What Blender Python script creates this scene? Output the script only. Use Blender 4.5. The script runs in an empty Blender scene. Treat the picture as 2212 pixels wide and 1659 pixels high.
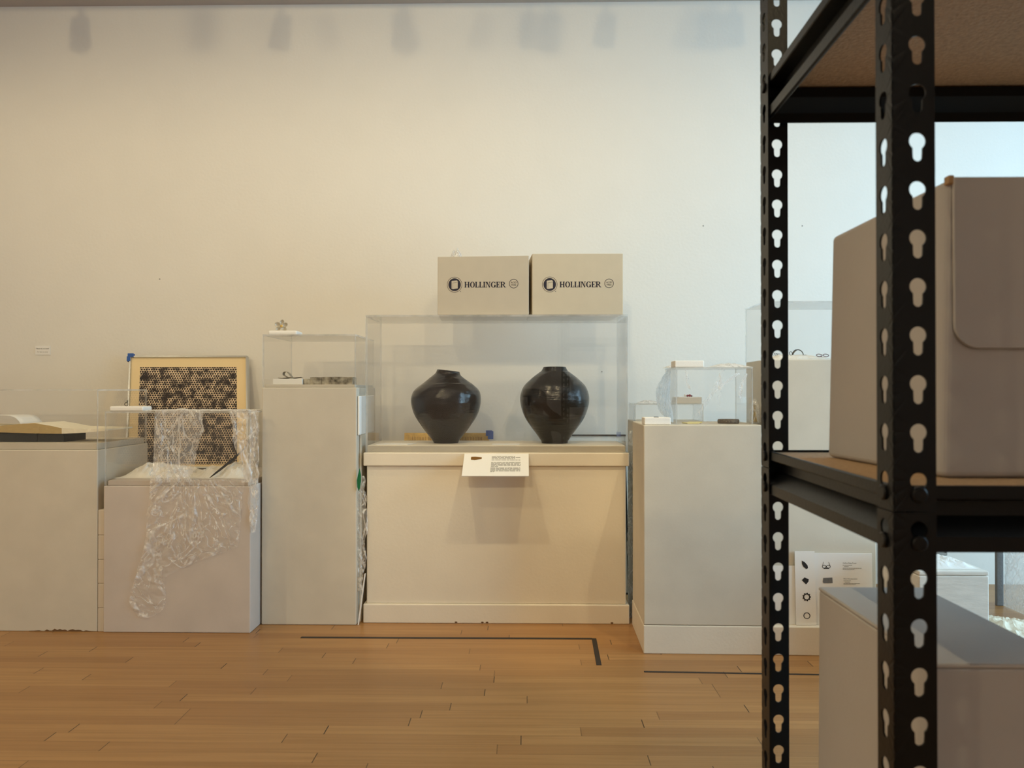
import bpy, bmesh, math, random
from mathutils import Vector, Matrix, Euler, noise

random.seed(7)
SC = bpy.context.scene
COL = SC.collection
R = math.radians

# ------------------------------------------------------------------ camera
F = 1661.0                                    # focal length in pixels of the 2212 px wide frame
CAMROT = Euler((R(90.43), 0.0, R(0.93)), 'XYZ')
cam_d = bpy.data.cameras.new('camera')
cam_d.sensor_width = 36.0
cam_d.lens = 36.0 * F / 2212.0
cam_d.clip_start = 0.02
cam_d.dof.use_dof = True
cam_d.dof.focus_distance = 3.3
cam_d.dof.aperture_fstop = 11.0
cam = bpy.data.objects.new('camera', cam_d)
cam.location = (0, 0, 1.0)
cam.rotation_euler = CAMROT
COL.objects.link(cam)
SC.camera = cam
RM = CAMROT.to_matrix()


def at(px, py, Y):
    d = RM @ Vector(((px - 1106) / F, -(py - 829.5) / F, -1))
    t = Y / d.y
    return Vector((d.x * t, Y, 1 + d.z * t))


def ax(px, Y, py=842): return at(px, py, Y).x
def az(py, Y, px=1106): return at(px, py, Y).z


def gy(px, py, z=0.0):                        # depth where the line of sight meets height z
    d = RM @ Vector(((px - 1106) / F, -(py - 829.5) / F, -1))
    return d.y * (z - 1) / d.z


# ------------------------------------------------------------------ view, world, daylight
SC.view_settings.view_transform = 'Standard'
SC.view_settings.look = 'None'
SC.view_settings.gamma = 1.0
SC.view_settings.use_curve_mapping = False
SC.view_settings.exposure = 0.0
SC.cycles.transparent_max_bounces = 40
SC.cycles.max_bounces = 10
SC.cycles.diffuse_bounces = 6
SC.cycles.sample_clamp_indirect = 4.0

w = bpy.data.worlds.new('sky')
SC.world = w
w.use_nodes = True
bg = w.node_tree.nodes['Background']
sky = w.node_tree.nodes.new('ShaderNodeTexSky')
sky.sky_type = 'HOSEK_WILKIE'
sky.sun_direction = (-0.6, 0.3, 0.7)
w.node_tree.links.new(sky.outputs[0], bg.inputs[0])
bg.inputs[1].default_value = 0.6

XR, YW, XL, YF = 3.3, 4.0, -4.6, -5.2          # inner faces of the room
CEIL = at(0, 15, YW).z
WIN = (0.3, 3.7, 0.12, 2.65)                  # right-hand window: y0, y1, z0, z1

DAY_W = 200.0
TRACK_W = 15.5
REAR_W = 195.0
PLINTH_W = 40.0
BACK_W = 55.0
FILL_W = 190.0


def lamp(name, kind, loc, energy, color, target=None, parent=None, **kw):
    d = bpy.data.lights.new(name, kind)
    d.energy = energy
    d.color = color
    for k, v in kw.items():
        setattr(d, k, v)
    o = bpy.data.objects.new(name, d)
    o.location = loc
    if target is not None:
        o.rotation_euler = (Vector(target) - Vector(loc)).to_track_quat('-Z', 'Y').to_euler()
    COL.objects.link(o)
    return o


lamp('daylight', 'AREA', (XR + 0.35, (WIN[0] + WIN[1]) / 2, (WIN[2] + WIN[3]) / 2), DAY_W, (0.48, 0.76, 1.0),
     (0, (WIN[0] + WIN[1]) / 2, (WIN[2] + WIN[3]) / 2), shape='RECTANGLE', size=WIN[1] - WIN[0], size_y=WIN[3] - WIN[2])

# ------------------------------------------------------------------ material helpers


def lin(c):
    return tuple((x / 255 / 12.92) if x / 255 <= 0.04045 else ((x / 255 + 0.055) / 1.055) ** 2.4 for x in c) + (1.0,)


def newmat(name):
    m = bpy.data.materials.new(name)
    m.use_nodes = True
    nt = m.node_tree
    nt.nodes.clear()
    out = nt.nodes.new('ShaderNodeOutputMaterial')
    return m, nt, out


def N(nt, kind, **kw):
    n = nt.nodes.new(kind)
    for k, v in kw.items():
        setattr(n, k, v)
    return n


def MATH(nt, op, a, b=None, c=None):
    n = nt.nodes.new('ShaderNodeMath')
    n.operation = op
    for i, v in enumerate((a, b, c)):
        if v is None:
            continue
        if isinstance(v, (int, float)):
            n.inputs[i].default_value = v
        else:
            nt.links.new(v, n.inputs[i])
    return n.outputs[0]


def MIXC(nt, fac, a, b):
    n = nt.nodes.new('ShaderNodeMix')
    n.data_type = 'RGBA'
    for i, v in ((0, fac), (6, a), (7, b)):
        if isinstance(v, (int, float)):
            n.inputs[i].default_value = v
        elif isinstance(v, tuple):
            n.inputs[i].default_value = v
        else:
            nt.links.new(v, n.inputs[i])
    return n.outputs[2]


def simple(name, rgb, rough=0.5, metallic=0.0, bump=0.0, bscale=60.0, var=0.0, vscale=6.0, spec=0.5, dark=None, stretch=None, coat=0.0):
    m, nt, out = newmat(name)
    p = N(nt, 'ShaderNodeBsdfPrincipled')
    p.inputs['Roughness'].default_value = rough
    p.inputs['Metallic'].default_value = metallic
    p.inputs['Specular IOR Level'].default_value = spec
    p.inputs['Coat Weight'].default_value = coat
    col = lin(rgb)
    tc = N(nt, 'ShaderNodeTexCoord')
    vec = tc.outputs['Object']
    if stretch:
        mp = N(nt, 'ShaderNodeMapping')
        mp.inputs['Scale'].default_value = stretch
        nt.links.new(vec, mp.inputs[0])
        vec = mp.outputs[0]
    if var > 0:
        n = N(nt, 'ShaderNodeTexNoise')
        n.inputs['Scale'].default_value = vscale
        n.inputs['Detail'].default_value = 6
        nt.links.new(vec, n.inputs['Vector'])
        d = lin(dark) if dark else tuple(c * (1 - var) for c in col[:3]) + (1,)
        r = N(nt, 'ShaderNodeMapRange')
        r.inputs[1].default_value = 0.35
        r.inputs[2].default_value = 0.7
        nt.links.new(n.outputs[0], r.inputs[0])
        nt.links.new(MIXC(nt, r.outputs[0], col, d), p.inputs['Base Color'])
    else:
        p.inputs['Base Color'].default_value = col
    if bump > 0:
        n = N(nt, 'ShaderNodeTexNoise')
        n.inputs['Scale'].default_value = bscale
        n.inputs['Detail'].default_value = 4
        nt.links.new(vec, n.inputs['Vector'])
        b = N(nt, 'ShaderNodeBump')
        b.inputs['Strength'].default_value = bump
        b.inputs['Distance'].default_value = 0.01
        nt.links.new(n.outputs[0], b.inputs['Height'])
        nt.links.new(b.outputs[0], p.inputs['Normal'])
    nt.links.new(p.outputs[0], out.inputs[0])
    return m


def acrylic_mat(name, tint, dust_glow, edge=False):
    m, nt, out = newmat(name)
    tr = N(nt, 'ShaderNodeBsdfTransparent')
    tr.inputs[0].default_value = tint
    gl = N(nt, 'ShaderNodeBsdfGlossy')
    gl.inputs['Roughness'].default_value = 0.01 if not edge else 0.25
    fr = N(nt, 'ShaderNodeFresnel')
    ge = N(nt, 'ShaderNodeNewGeometry')       # same Fresnel on the way in and on the way out of the sheet
    nt.links.new(MATH(nt, 'MULTIPLY_ADD', ge.outputs['Backfacing'], 1 / 1.34 - 1.34, 1.34), fr.inputs[0])
    mix = N(nt, 'ShaderNodeMixShader')
    nt.links.new(fr.outputs[0], mix.inputs[0])
    nt.links.new(tr.outputs[0], mix.inputs[1])
    nt.links.new(gl.outputs[0], mix.inputs[2])
    df = N(nt, 'ShaderNodeBsdfDiffuse')
    df.inputs[0].default_value = (0.93, 0.93, 0.92, 1)
    tl = N(nt, 'ShaderNodeBsdfTranslucent')
    tl.inputs[0].default_value = (0.93, 0.93, 0.92, 1)
    dm = N(nt, 'ShaderNodeMixShader')
    dm.inputs[0].default_value = 0.6
    nt.links.new(df.outputs[0], dm.inputs[1])
    nt.links.new(tl.outputs[0], dm.inputs[2])
    mix2 = N(nt, 'ShaderNodeMixShader')
    tc = N(nt, 'ShaderNodeTexCoord')
    nz = N(nt, 'ShaderNodeTexNoise')
    nz.inputs['Scale'].default_value = 9
    nz.inputs['Detail'].default_value = 8
    nt.links.new(tc.outputs['Object'], nz.inputs['Vector'])
    r = N(nt, 'ShaderNodeMapRange')
    r.inputs[1].default_value = 0.3
    r.inputs[2].default_value = 0.8
    r.inputs[3].default_value = dust_glow * 0.5
    r.inputs[4].default_value = dust_glow * 1.6
    nt.links.new(nz.outputs[0], r.inputs[0])
    nt.links.new(r.outputs[0], mix2.inputs[0])
    nt.links.new(mix.outputs[0], mix2.inputs[1])
    nt.links.new(dm.outputs[0], mix2.inputs[2])
    nt.links.new(mix2.outputs[0], out.inputs[0])
    return m


def film_mat(name, lo, hi, tint=(0.96, 0.96, 0.96, 1), thru=0.15):
    """clear crinkled stretch film: folds seen edge-on are more opaque than flat film"""
    m, nt, out = newmat(name)
    tc = N(nt, 'ShaderNodeTexCoord')
    nz = N(nt, 'ShaderNodeTexNoise')
    nz.inputs['Scale'].default_value = 26
    nz.inputs['Detail'].default_value = 5
    nz.inputs['Distortion'].default_value = 1.4
    nt.links.new(tc.outputs['Object'], nz.inputs['Vector'])
    bp = N(nt, 'ShaderNodeBump')
    bp.inputs['Strength'].default_value = 0.5
    bp.inputs['Distance'].default_value = 0.02
    nt.links.new(nz.outputs[0], bp.inputs['Height'])
    # creases whiten the film along thin lines; folds seen edge-on are denser too
    cr = None
    mp = N(nt, 'ShaderNodeMapping')
    mp.inputs['Scale'].default_value = (1, 0.4, 1)
    nt.links.new(tc.outputs['UV'], mp.inputs[0])
    for sc_, wd in ((7, 0.024), (17, 0.034), (40, 0.03)):
        n2 = N(nt, 'ShaderNodeTexNoise')
        n2.inputs['Scale'].default_value = sc_
        n2.inputs['Detail'].default_value = 3
        n2.inputs['Distortion'].default_value = 0.7
        nt.links.new(mp.outputs[0], n2.inputs['Vector'])
        d = MATH(nt, 'ABSOLUTE', MATH(nt, 'SUBTRACT', n2.outputs[0], 0.5))
        mr = N(nt, 'ShaderNodeMapRange', interpolation_type='SMOOTHSTEP')
        mr.inputs[1].default_value = 0.0
        mr.inputs[2].default_value = wd
        mr.inputs[3].default_value = 1.0
        mr.inputs[4].default_value = 0.0
        nt.links.new(d, mr.inputs[0])
        cr = mr.outputs[0] if cr is None else MATH(nt, 'MAXIMUM', cr, mr.outputs[0])
    lw = N(nt, 'ShaderNodeLayerWeight')
    lw.inputs[0].default_value = 0.4
    fold = MATH(nt, 'ADD', MATH(nt, 'MULTIPLY', cr, 0.75), MATH(nt, 'MULTIPLY', lw.outputs['Facing'], 0.7))
    r = N(nt, 'ShaderNodeMapRange')
    r.inputs[1].default_value = 0.0
    r.inputs[2].default_value = 1.0
    r.inputs[3].default_value = lo
    r.inputs[4].default_value = hi
    nt.links.new(fold, r.inputs[0])
    tr = N(nt, 'ShaderNodeBsdfTransparent')
    gl = N(nt, 'ShaderNodeBsdfGlossy')
    gl.inputs['Roughness'].default_value = 0.22
    nt.links.new(bp.outputs[0], gl.inputs['Normal'])
    df = N(nt, 'ShaderNodeBsdfDiffuse')
    df.inputs[0].default_value = tint
    tl = N(nt, 'ShaderNodeBsdfTranslucent')
    tl.inputs[0].default_value = tint
    a = N(nt, 'ShaderNodeMixShader')
    a.inputs[0].default_value = thru
    nt.links.new(df.outputs[0], a.inputs[1])
    nt.links.new(tl.outputs[0], a.inputs[2])
    b = N(nt, 'ShaderNodeMixShader')
    b.inputs[0].default_value = 0.22
    nt.links.new(a.outputs[0], b.inputs[1])
    nt.links.new(gl.outputs[0], b.inputs[2])
    c = N(nt, 'ShaderNodeMixShader')
    nt.links.new(r.outputs[0], c.inputs[0])
    nt.links.new(tr.outputs[0], c.inputs[1])
    nt.links.new(b.outputs[0], c.inputs[2])
    nt.links.new(c.outputs[0], out.inputs[0])
    return m


def floor_mat():
    m, nt, out = newmat('oak_strip_floor')
    L = nt.links
    geo = N(nt, 'ShaderNodeNewGeometry')
    sep = N(nt, 'ShaderNodeSeparateXYZ')
    L.new(geo.outputs['Position'], sep.inputs[0])
    PW = 0.0572
    v = MATH(nt, 'DIVIDE', sep.outputs[1], PW)
    row = MATH(nt, 'FLOOR', v)
    vf = MATH(nt, 'FRACT', v)
    wn = N(nt, 'ShaderNodeTexWhiteNoise', noise_dimensions='1D')
    L.new(row, wn.inputs['W'])
    ln = MATH(nt, 'MULTIPLY_ADD', wn.outputs[0], 0.55, 0.62)
    off = MATH(nt, 'MULTIPLY', wn.outputs[0], 37.7)
    u = MATH(nt, 'ADD', MATH(nt, 'DIVIDE', sep.outputs[0], ln), off)
    idx = MATH(nt, 'FLOOR', u)
    uf = MATH(nt, 'MULTIPLY', MATH(nt, 'FRACT', u), ln)
    cmb = N(nt, 'ShaderNodeCombineXYZ')
    L.new(row, cmb.inputs[0])
    L.new(idx, cmb.inputs[1])
    wn2 = N(nt, 'ShaderNodeTexWhiteNoise', noise_dimensions='2D')
    L.new(cmb.outputs[0], wn2.inputs['Vector'])
    # grain
    cg = N(nt, 'ShaderNodeCombineXYZ')
    L.new(MATH(nt, 'ADD', MATH(nt, 'MULTIPLY', sep.outputs[0], 2.2), MATH(nt, 'MULTIPLY', wn2.outputs[0], 40)), cg.inputs[0])
    L.new(MATH(nt, 'MULTIPLY', sep.outputs[1], 75), cg.inputs[1])
    L.new(MATH(nt, 'MULTIPLY', row, 3.7), cg.inputs[2])
    g = N(nt, 'ShaderNodeTexNoise')
    g.inputs['Scale'].default_value = 1.0
    g.inputs['Detail'].default_value = 6
    g.inputs['Distortion'].default_value = 0.6
    L.new(cg.outputs[0], g.inputs['Vector'])
    base = MIXC(nt, wn2.outputs[0], lin((158, 114, 68)), lin((174, 130, 80)))
    gr = N(nt, 'ShaderNodeMapRange')
    gr.inputs[1].default_value = 0.42
    gr.inputs[2].default_value = 0.75
    gr.inputs[4].default_value = 0.55
    L.new(g.outputs[0], gr.inputs[0])
    c1 = MIXC(nt, gr.outputs[0], base, lin((138, 97, 53)))
    # seams: faint along the strips, dark at the butt ends
    seam = MATH(nt, 'LESS_THAN', vf, 0.022)
    c2 = MIXC(nt, MATH(nt, 'MULTIPLY', seam, 0.45), c1, lin((90, 58, 30)))
    butt = MATH(nt, 'LESS_THAN', uf, 0.0032)
    vis = MATH(nt, 'MULTIPLY_ADD', wn2.outputs[0], 0.6, 0.4)
    c3 = MIXC(nt, MATH(nt, 'MULTIPLY', butt, vis), c2, lin((52, 32, 16)))
    p = N(nt, 'ShaderNodeBsdfPrincipled')
    L.new(c3, p.inputs['Base Color'])
    p.inputs['Roughness'].default_value = 0.34
    p.inputs['Specular IOR Level'].default_value = 0.4
    b = N(nt, 'ShaderNodeBump')
    b.inputs['Strength'].default_value = 0.12
    b.inputs['Distance'].default_value = 0.004
    L.new(g.outputs[0], b.inputs['Height'])
    L.new(b.outputs[0], p.inputs['Normal'])
    L.new(p.outputs[0], out.inputs[0])
    return m


def dots_mat():
    """hexagonal dot screen printed in black on buff paper; dot size swells and shrinks in clumps"""
    m, nt, out = newmat('dot_screen_print')
    L = nt.links
    tc = N(nt, 'ShaderNodeTexCoord')
    sep = N(nt, 'ShaderNodeSeparateXYZ')
    L.new(tc.outputs['Object'], sep.inputs[0])
    P = 0.0128
    HH = P * math.sqrt(3)
    ds = []
    for o in (0.0, 0.5):
        fx = MATH(nt, 'SUBTRACT', MATH(nt, 'FRACT', MATH(nt, 'ADD', MATH(nt, 'DIVIDE', sep.outputs[0], P), 50 + o)), 0.5)
        fz = MATH(nt, 'SUBTRACT', MATH(nt, 'FRACT', MATH(nt, 'ADD', MATH(nt, 'DIVIDE', sep.outputs[2], HH), 50 + o)), 0.5)
        X = MATH(nt, 'MULTIPLY', fx, 1.0)
        Z = MATH(nt, 'MULTIPLY', fz, math.sqrt(3))
        ds.append(MATH(nt, 'SQRT', MATH(nt, 'ADD', MATH(nt, 'MULTIPLY', X, X), MATH(nt, 'MULTIPLY', Z, Z))))
    d = MATH(nt, 'MINIMUM', ds[0], ds[1])
    nz = N(nt, 'ShaderNodeTexNoise')
    nz.inputs['Scale'].default_value = 30
    nz.inputs['Detail'].default_value = 3
    L.new(tc.outputs['Object'], nz.inputs['Vector'])
    r = N(nt, 'ShaderNodeMapRange')
    r.inputs[1].default_value = 0.38
    r.inputs[2].default_value = 0.70
    r.inputs[3].default_value = 0.35
    r.inputs[4].default_value = 0.585
    L.new(nz.outputs[0], r.inputs[0])
    ink = MATH(nt, 'LESS_THAN', d, r.outputs[0])
    c = MIXC(nt, ink, lin((226, 204, 174)), lin((36, 26, 30)))
    p = N(nt, 'ShaderNodeBsdfPrincipled')
    L.new(c, p.inputs['Base Color'])
    p.inputs['Roughness'].default_value = 0.6
    L.new(p.outputs[0], out.inputs[0])
    return m


def vase_mat(name, rgb, rough, seed):
    m, nt, out = newmat(name)
    L = nt.links
    tc = N(nt, 'ShaderNodeTexCoord')
    mp = N(nt, 'ShaderNodeMapping')
    mp.inputs['Scale'].default_value = (3, 3, 26)
    mp.inputs['Location'].default_value = (seed, seed, seed)
    L.new(tc.outputs['Object'], mp.inputs[0])
    n = N(nt, 'ShaderNodeTexNoise')
    n.inputs['Scale'].default_value = 2.2
    n.inputs['Detail'].default_value = 5
    n.inputs['Distortion'].default_value = 0.5
    L.new(mp.outputs[0], n.inputs['Vector'])
    n2 = N(nt, 'ShaderNodeTexNoise')
    n2.inputs['Scale'].default_value = 22
    n2.inputs['Detail'].default_value = 3
    L.new(tc.outputs['Object'], n2.inputs['Vector'])
    h = MATH(nt, 'ADD', n.outputs[0], MATH(nt, 'MULTIPLY', n2.outputs[0], 0.10))
    b = N(nt, 'ShaderNodeBump')
    b.inputs['Strength'].default_value = 0.6
    b.inputs['Distance'].default_value = 0.006
    L.new(h, b.inputs['Height'])
    p = N(nt, 'ShaderNodeBsdfPrincipled')
    c = lin(rgb)
    L.new(MIXC(nt, n.outputs[0], c, tuple(x * 0.45 for x in c[:3]) + (1,)), p.inputs['Base Color'])
    p.inputs['Roughness'].default_value = rough
    L.new(b.outputs[0], p.inputs['Normal'])
    L.new(p.outputs[0], out.inputs[0])
    return m


def emit(name, rgb, s):
    m, nt, out = newmat(name)
    e = N(nt, 'ShaderNodeEmission')
    e.inputs[0].default_value = rgb + (1,)
    e.inputs[1].default_value = s
    nt.links.new(e.outputs[0], out.inputs[0])
    return m


M = {
    'wall': simple('plaster_wall_paint', (233, 229, 221), 0.75, bump=0.06, bscale=70, var=0.02, vscale=5, spec=0.25),
    'ceiling': simple('ceiling_paint', (176, 164, 154), 0.85, spec=0.2),
    'ped': simple('pedestal_paint', (215, 207, 191), 0.6, bump=0.025, bscale=150, var=0.07, vscale=7, spec=0.3),
    'ped_scuffed': simple('scuffed_pedestal_paint', (211, 200, 190), 0.6, bump=0.02, bscale=150, var=0.10, vscale=5, spec=0.3),
    'plinth': simple('plinth_paint', (231, 222, 205), 0.5, bump=0.05, bscale=90, var=0.04, vscale=5, spec=0.35),
    'chip': simple('bare_fibreboard', (112, 82, 52), 0.8),
    'floor': floor_mat(),
    'acrylic': acrylic_mat('clear_acrylic', (0.999, 0.999, 0.998, 1), 0.008),
    'acrylic_dusty': acrylic_mat('dusty_acrylic', (0.995, 0.996, 0.995, 1), 0.045),
    'acrylic_edge': acrylic_mat('acrylic_cut_edge', (0.93, 0.94, 0.93, 1), 0.55, True),  # white mixed into the cut edges stands in for light piped through the sheet
    'film': film_mat('crinkled_film', 0.08, 0.70),
    'film_veil': film_mat('hazy_film', 0.24, 0.80),
    'film_blue': film_mat('pale_blue_film', 0.45, 0.92, (0.86, 0.94, 1.0, 1), 0.65),
    'film_dense': film_mat('bunched_film', 0.22, 0.85),
    'tissue': simple('tissue_paper', (236, 231, 220), 0.8, bump=0.2, bscale=45),
    'cotton': simple('cotton_wadding', (244, 240, 230), 0.95, bump=0.5, bscale=60),
    'foam': simple('white_foam', (245, 243, 238), 0.85, bump=0.06, bscale=200),
    'foam_grey': simple('greyish_foam', (214, 205, 192), 0.85),
    'paper': simple('white_paper', (238, 236, 230), 0.7),
    'card': simple('white_card', (240, 238, 234), 0.45),
    'deckle': simple('handmade_paper', (243, 236, 215), 0.85, bump=0.3, bscale=80),
    'page_edge': simple('page_edges', (205, 178, 120), 0.8, bump=0.3, bscale=300, var=0.25, vscale=40, stretch=(1, 1, 20)),
    'black': simple('matt_black_block', (24, 26, 24), 0.6, bump=0.1, bscale=80),
    'black_metal': simple('black_powder_coat', (9, 11, 14), 0.36, bump=0.04, bscale=300, spec=0.28),
    'mdf': simple('particle_board', (184, 152, 114), 0.85, bump=0.15, bscale=260, var=0.22, vscale=220),
    'greycard': simple('archival_grey_card', (184, 181, 178), 0.42, bump=0.03, bscale=200, var=0.03, vscale=20, spec=0.5),
    'tancard': simple('archival_tan_card', (205, 194, 174), 0.7, var=0.03, vscale=20, spec=0.3),
    'tancard_light': simple('archival_cream_card', (216, 204, 180), 0.7, var=0.03, vscale=20, spec=0.3),
    'navy': simple('navy_print', (24, 22, 44), 0.6),
    'ink': simple('black_print', (30, 28, 28), 0.6),
    'grey_ink': simple('grey_print', (158, 156, 150), 0.6),
    'silver': simple('brushed_silver', (200, 204, 208), 0.28, metallic=1.0),
    'pale_silver': simple('satin_silver', (206, 200, 186), 0.4, metallic=0.25),
    'dark_silver': simple('oxidised_silver', (96, 92, 84), 0.35, metallic=0.9),
    'mat_board': simple('buff_mount_board', (238, 214, 168), 0.8),
    'dots': dots_mat(),
    'gold': simple('gilt_wood', (216, 178, 98), 0.35, metallic=0.35, bump=0.1, bscale=120, var=0.3, vscale=40),
    'gold_dark': simple('dark_gilt', (136, 96, 42), 0.5, metallic=0.4),
    'blue_tape': simple('blue_masking_tape', (48, 92, 168), 0.7),
    'black_tape': simple('black_cloth_tape', (34, 28, 28), 0.55),
    'vase_brown': vase_mat('dark_brown_lacquered_clay', (20, 12, 8), 0.13, 1.0),
    'vase_black': vase_mat('blackened_clay', (17, 15, 15), 0.17, 6.0),
    'mica': simple('mottled_mica_stone', (186, 176, 154), 0.5, var=0.9, vscale=34, dark=(54, 42, 22), bump=0.3, bscale=60),
    'grey_petal': simple('grey_felted_metal', (150, 140, 122), 0.55),
    'green': simple('green_glass', (20, 110, 70), 0.2),
    'red': simple('red_enamel', (150, 30, 50), 0.35),
    'maroon': simple('dark_red_acetate', (84, 22, 34), 0.3),
    'yellow': simple('pale_yellow_card', (240, 226, 160), 0.7),
    'woven': simple('woven_grey_bangle', (120, 108, 92), 0.6, var=0.8, vscale=180, dark=(50, 42, 36)),
    'twig': simple('dark_twig', (44, 38, 34), 0.7, bump=0.3, bscale=90),
    'weathered': simple('weathered_white_paint', (232, 227, 216), 0.75, bump=0.12, bscale=50, var=0.12, vscale=14, stretch=(1, 1, 6)),
    'grey_wood': simple('grey_driftwood', (160, 156, 148), 0.8, bump=0.3, bscale=40, var=0.4, vscale=30, stretch=(1, 8, 20)),
    'grey_strip': simple('grey_board_edge', (112, 112, 112), 0.7, bump=0.3, bscale=60),
    'kraft': simple('crumpled_pale_paper', (214, 200, 176), 0.75, bump=0.2, bscale=40),
    'straw': simple('dried_straw', (190, 168, 110), 0.8),
    'aluminium': simple('painted_aluminium', (225, 225, 222), 0.4),
    'lamp_white': simple('white_lamp_housing', (228, 226, 220), 0.4),
    'lens': emit('lit_lamp_lens', (1.0, 0.82, 0.58), 12.0),
    'glass': acrylic_mat('window_glass', (0.97, 0.985, 0.98, 1), 0.0),
}

# ------------------------------------------------------------------ object helpers


def world_of(o):
    m = o.matrix_basis.copy()
    while o.parent:
        o = o.parent
        m = o.matrix_basis @ m
    return m


def tag(o, label=None, cat=None, group=None, kind=None):
    for k, v in (('label', label), ('category', cat), ('group', group), ('kind', kind)):
        if v:
            o[k] = v
    return o


def thing(name, label, cat, loc, group=None, rz=0.0):
    o = bpy.data.objects.new(name, None)
    o.empty_display_size = 0.05
    o.location = loc
    o.rotation_euler = (0, 0, rz)
    COL.objects.link(o)
    return tag(o, label, cat, group)


def mesh(name, bm, mats, parent=None, bevel=0.0, smooth=False, seg=2, solid=0.0, local=False, origin=None):
    """links the bmesh (built in world coordinates) as one object; the origin goes to its base unless it has a parent"""
    bmesh.ops.recalc_face_normals(bm, faces=bm.faces)
    me = bpy.data.meshes.new(name)
    o = bpy.data.objects.new(name, me)
    if parent is not None:
        o.parent = parent
        if not local:
            bm.transform(world_of(parent).inverted())
    else:
        if origin is None:
            vs = [v.co for v in bm.verts]
            lo = [min(v[i] for v in vs) for i in range(3)]
            hi = [max(v[i] for v in vs) for i in range(3)]
            origin = ((lo[0] + hi[0]) / 2, (lo[1] + hi[1]) / 2, lo[2])
        o.location = origin
        bm.transform(Matrix.Translation(-Vector(origin)))
    for f in bm.faces:
        f.smooth = smooth
    if isinstance(mats, str) and mats.startswith('film') and not bm.loops.layers.uv:
        uv = bm.loops.layers.uv.new('UVMap')
        for f in bm.faces:
            for l in f.loops:
                c = l.vert.co
                l[uv].uv = (c.x + 0.7 * c.y, c.z + 0.4 * c.y)
    bm.to_mesh(me)
    bm.free()
    for m in (mats if isinstance(mats, (list, tuple)) else [mats]):
        me.materials.append(M[m] if isinstance(m, str) else m)
    COL.objects.link(o)
    if solid:
        s = o.modifiers.new('solid', 'SOLIDIFY')
        s.thickness = abs(solid)
        s.offset = -1 if solid > 0 else 0
    if bevel:
        b = o.modifiers.new('bevel', 'BEVEL')
        b.width = bevel
        b.segments = seg
        b.limit_method = 'ANGLE'
        b.angle_limit = R(40)
    return o


def BM(): return bmesh.new()


def box(bm, x0, x1, y0, y1, z0, z1, mat=0):
    vs = [bm.verts.new(p) for p in ((x0, y0, z0), (x1, y0, z0), (x1, y1, z0), (x0, y1, z0), (x0, y0, z1), (x1, y0, z1), (x1, y1, z1), (x0, y1, z1))]
    for q in ((0, 3, 2, 1), (4, 5, 6, 7), (0, 1, 5, 4), (1, 2, 6, 5), (2, 3, 7, 6), (3, 0, 4, 7)):
        f = bm.faces.new([vs[i] for i in q])
        f.material_index = mat
    return bm


def hexa(bm, pts):                              # eight corners: bottom four, then top four
    vs = [bm.verts.new(p) for p in pts]
    for q in ((0, 3, 2, 1), (4, 5, 6, 7), (0, 1, 5, 4), (1, 2, 6, 5), (2, 3, 7, 6), (3, 0, 4, 7)):
        bm.faces.new([vs[i] for i in q])
    return bm


def prism(bm, pts, d):                          # a polygon of 3-D points extruded by the vector d
    d = Vector(d)
    a = [bm.verts.new(p) for p in pts]
    b = [bm.verts.new(Vector(p) + d) for p in pts]
    n = len(a)
    bm.faces.new(a)
    bm.faces.new(list(reversed(b)))
    for i in range(n):
        bm.faces.new((a[i], b[i], b[(i + 1) % n], a[(i + 1) % n]))
    return bm


def tube(bm, pts, r, n=8, closed=False):
    pts = [Vector(p) for p in pts]
    rs = r if isinstance(r, (list, tuple)) else [r] * len(pts)
    rings = []
    k = len(pts)
    for i, p in enumerate(pts):
        if closed:
            t = pts[(i + 1) % k] - pts[i - 1]
        else:
            t = pts[min(i + 1, k - 1)] - pts[max(i - 1, 0)]
        t.normalize()
        u = t.cross(Vector((0, 0, 1)))
        if u.length < 0.1:
            u = t.cross(Vector((0, 1, 0)))
        u.normalize()
        v = t.cross(u)
        rings.append([bm.verts.new(p + (u * math.cos(2 * math.pi * j / n) + v * math.sin(2 * math.pi * j / n)) * rs[i]) for j in range(n)])
    for i in range(k if closed else k - 1):
        a, b = rings[i], rings[(i + 1) % k]
        for j in range(n):
            bm.faces.new((a[j], a[(j + 1) % n], b[(j + 1) % n], b[j]))
    if not closed:
        bm.faces.new(rings[0])
        bm.faces.new(list(reversed(rings[-1])))
    return bm


def lathe(bm, prof, c, n=64, shift=None):       # prof: (radius, height) pairs
    rings = []
    for r_, z_ in prof:
        sx, sz = shift(z_) if shift else (0, 0)
        rings.append([bm.verts.new((c[0] + r_ * math.cos(2 * math.pi * j / n) + sx, c[1] + r_ * math.sin(2 * math.pi * j / n),
                                    c[2] + z_ + sz * r_ * math.cos(2 * math.pi * j / n))) for j in range(n)])
    for a, b in zip(rings, rings[1:]):
        for j in range(n):
            bm.faces.new((a[j], a[(j + 1) % n], b[(j + 1) % n], b[j]))
    bm.faces.new(rings[0])
    bm.faces.new(list(reversed(rings[-1])))
    return bm


def cyl(bm, c, axis, r, h, n=24):
    axis = Vector(axis).normalized()
    return tube(bm, [Vector(c), Vector(c) + axis * h], r, n)


def grid(bm, fn, nu, nv):
    vs = [[bm.verts.new(fn(i / nu, j / nv)) for i in range(nu + 1)] for j in range(nv + 1)]
    for j in range(nv):
        for i in range(nu):
            bm.faces.new((vs[j][i], vs[j][i + 1], vs[j + 1][i + 1], vs[j + 1][i]))
    return bm


def interp(tab, x):
    if x <= tab[0][0]:
        return tab[0][1]
    for (a, va), (b, vb) in zip(tab, tab[1:]):
        if x <= b:
            return va + (vb - va) * (x - a) / (b - a)
    return tab[-1][1]


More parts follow.
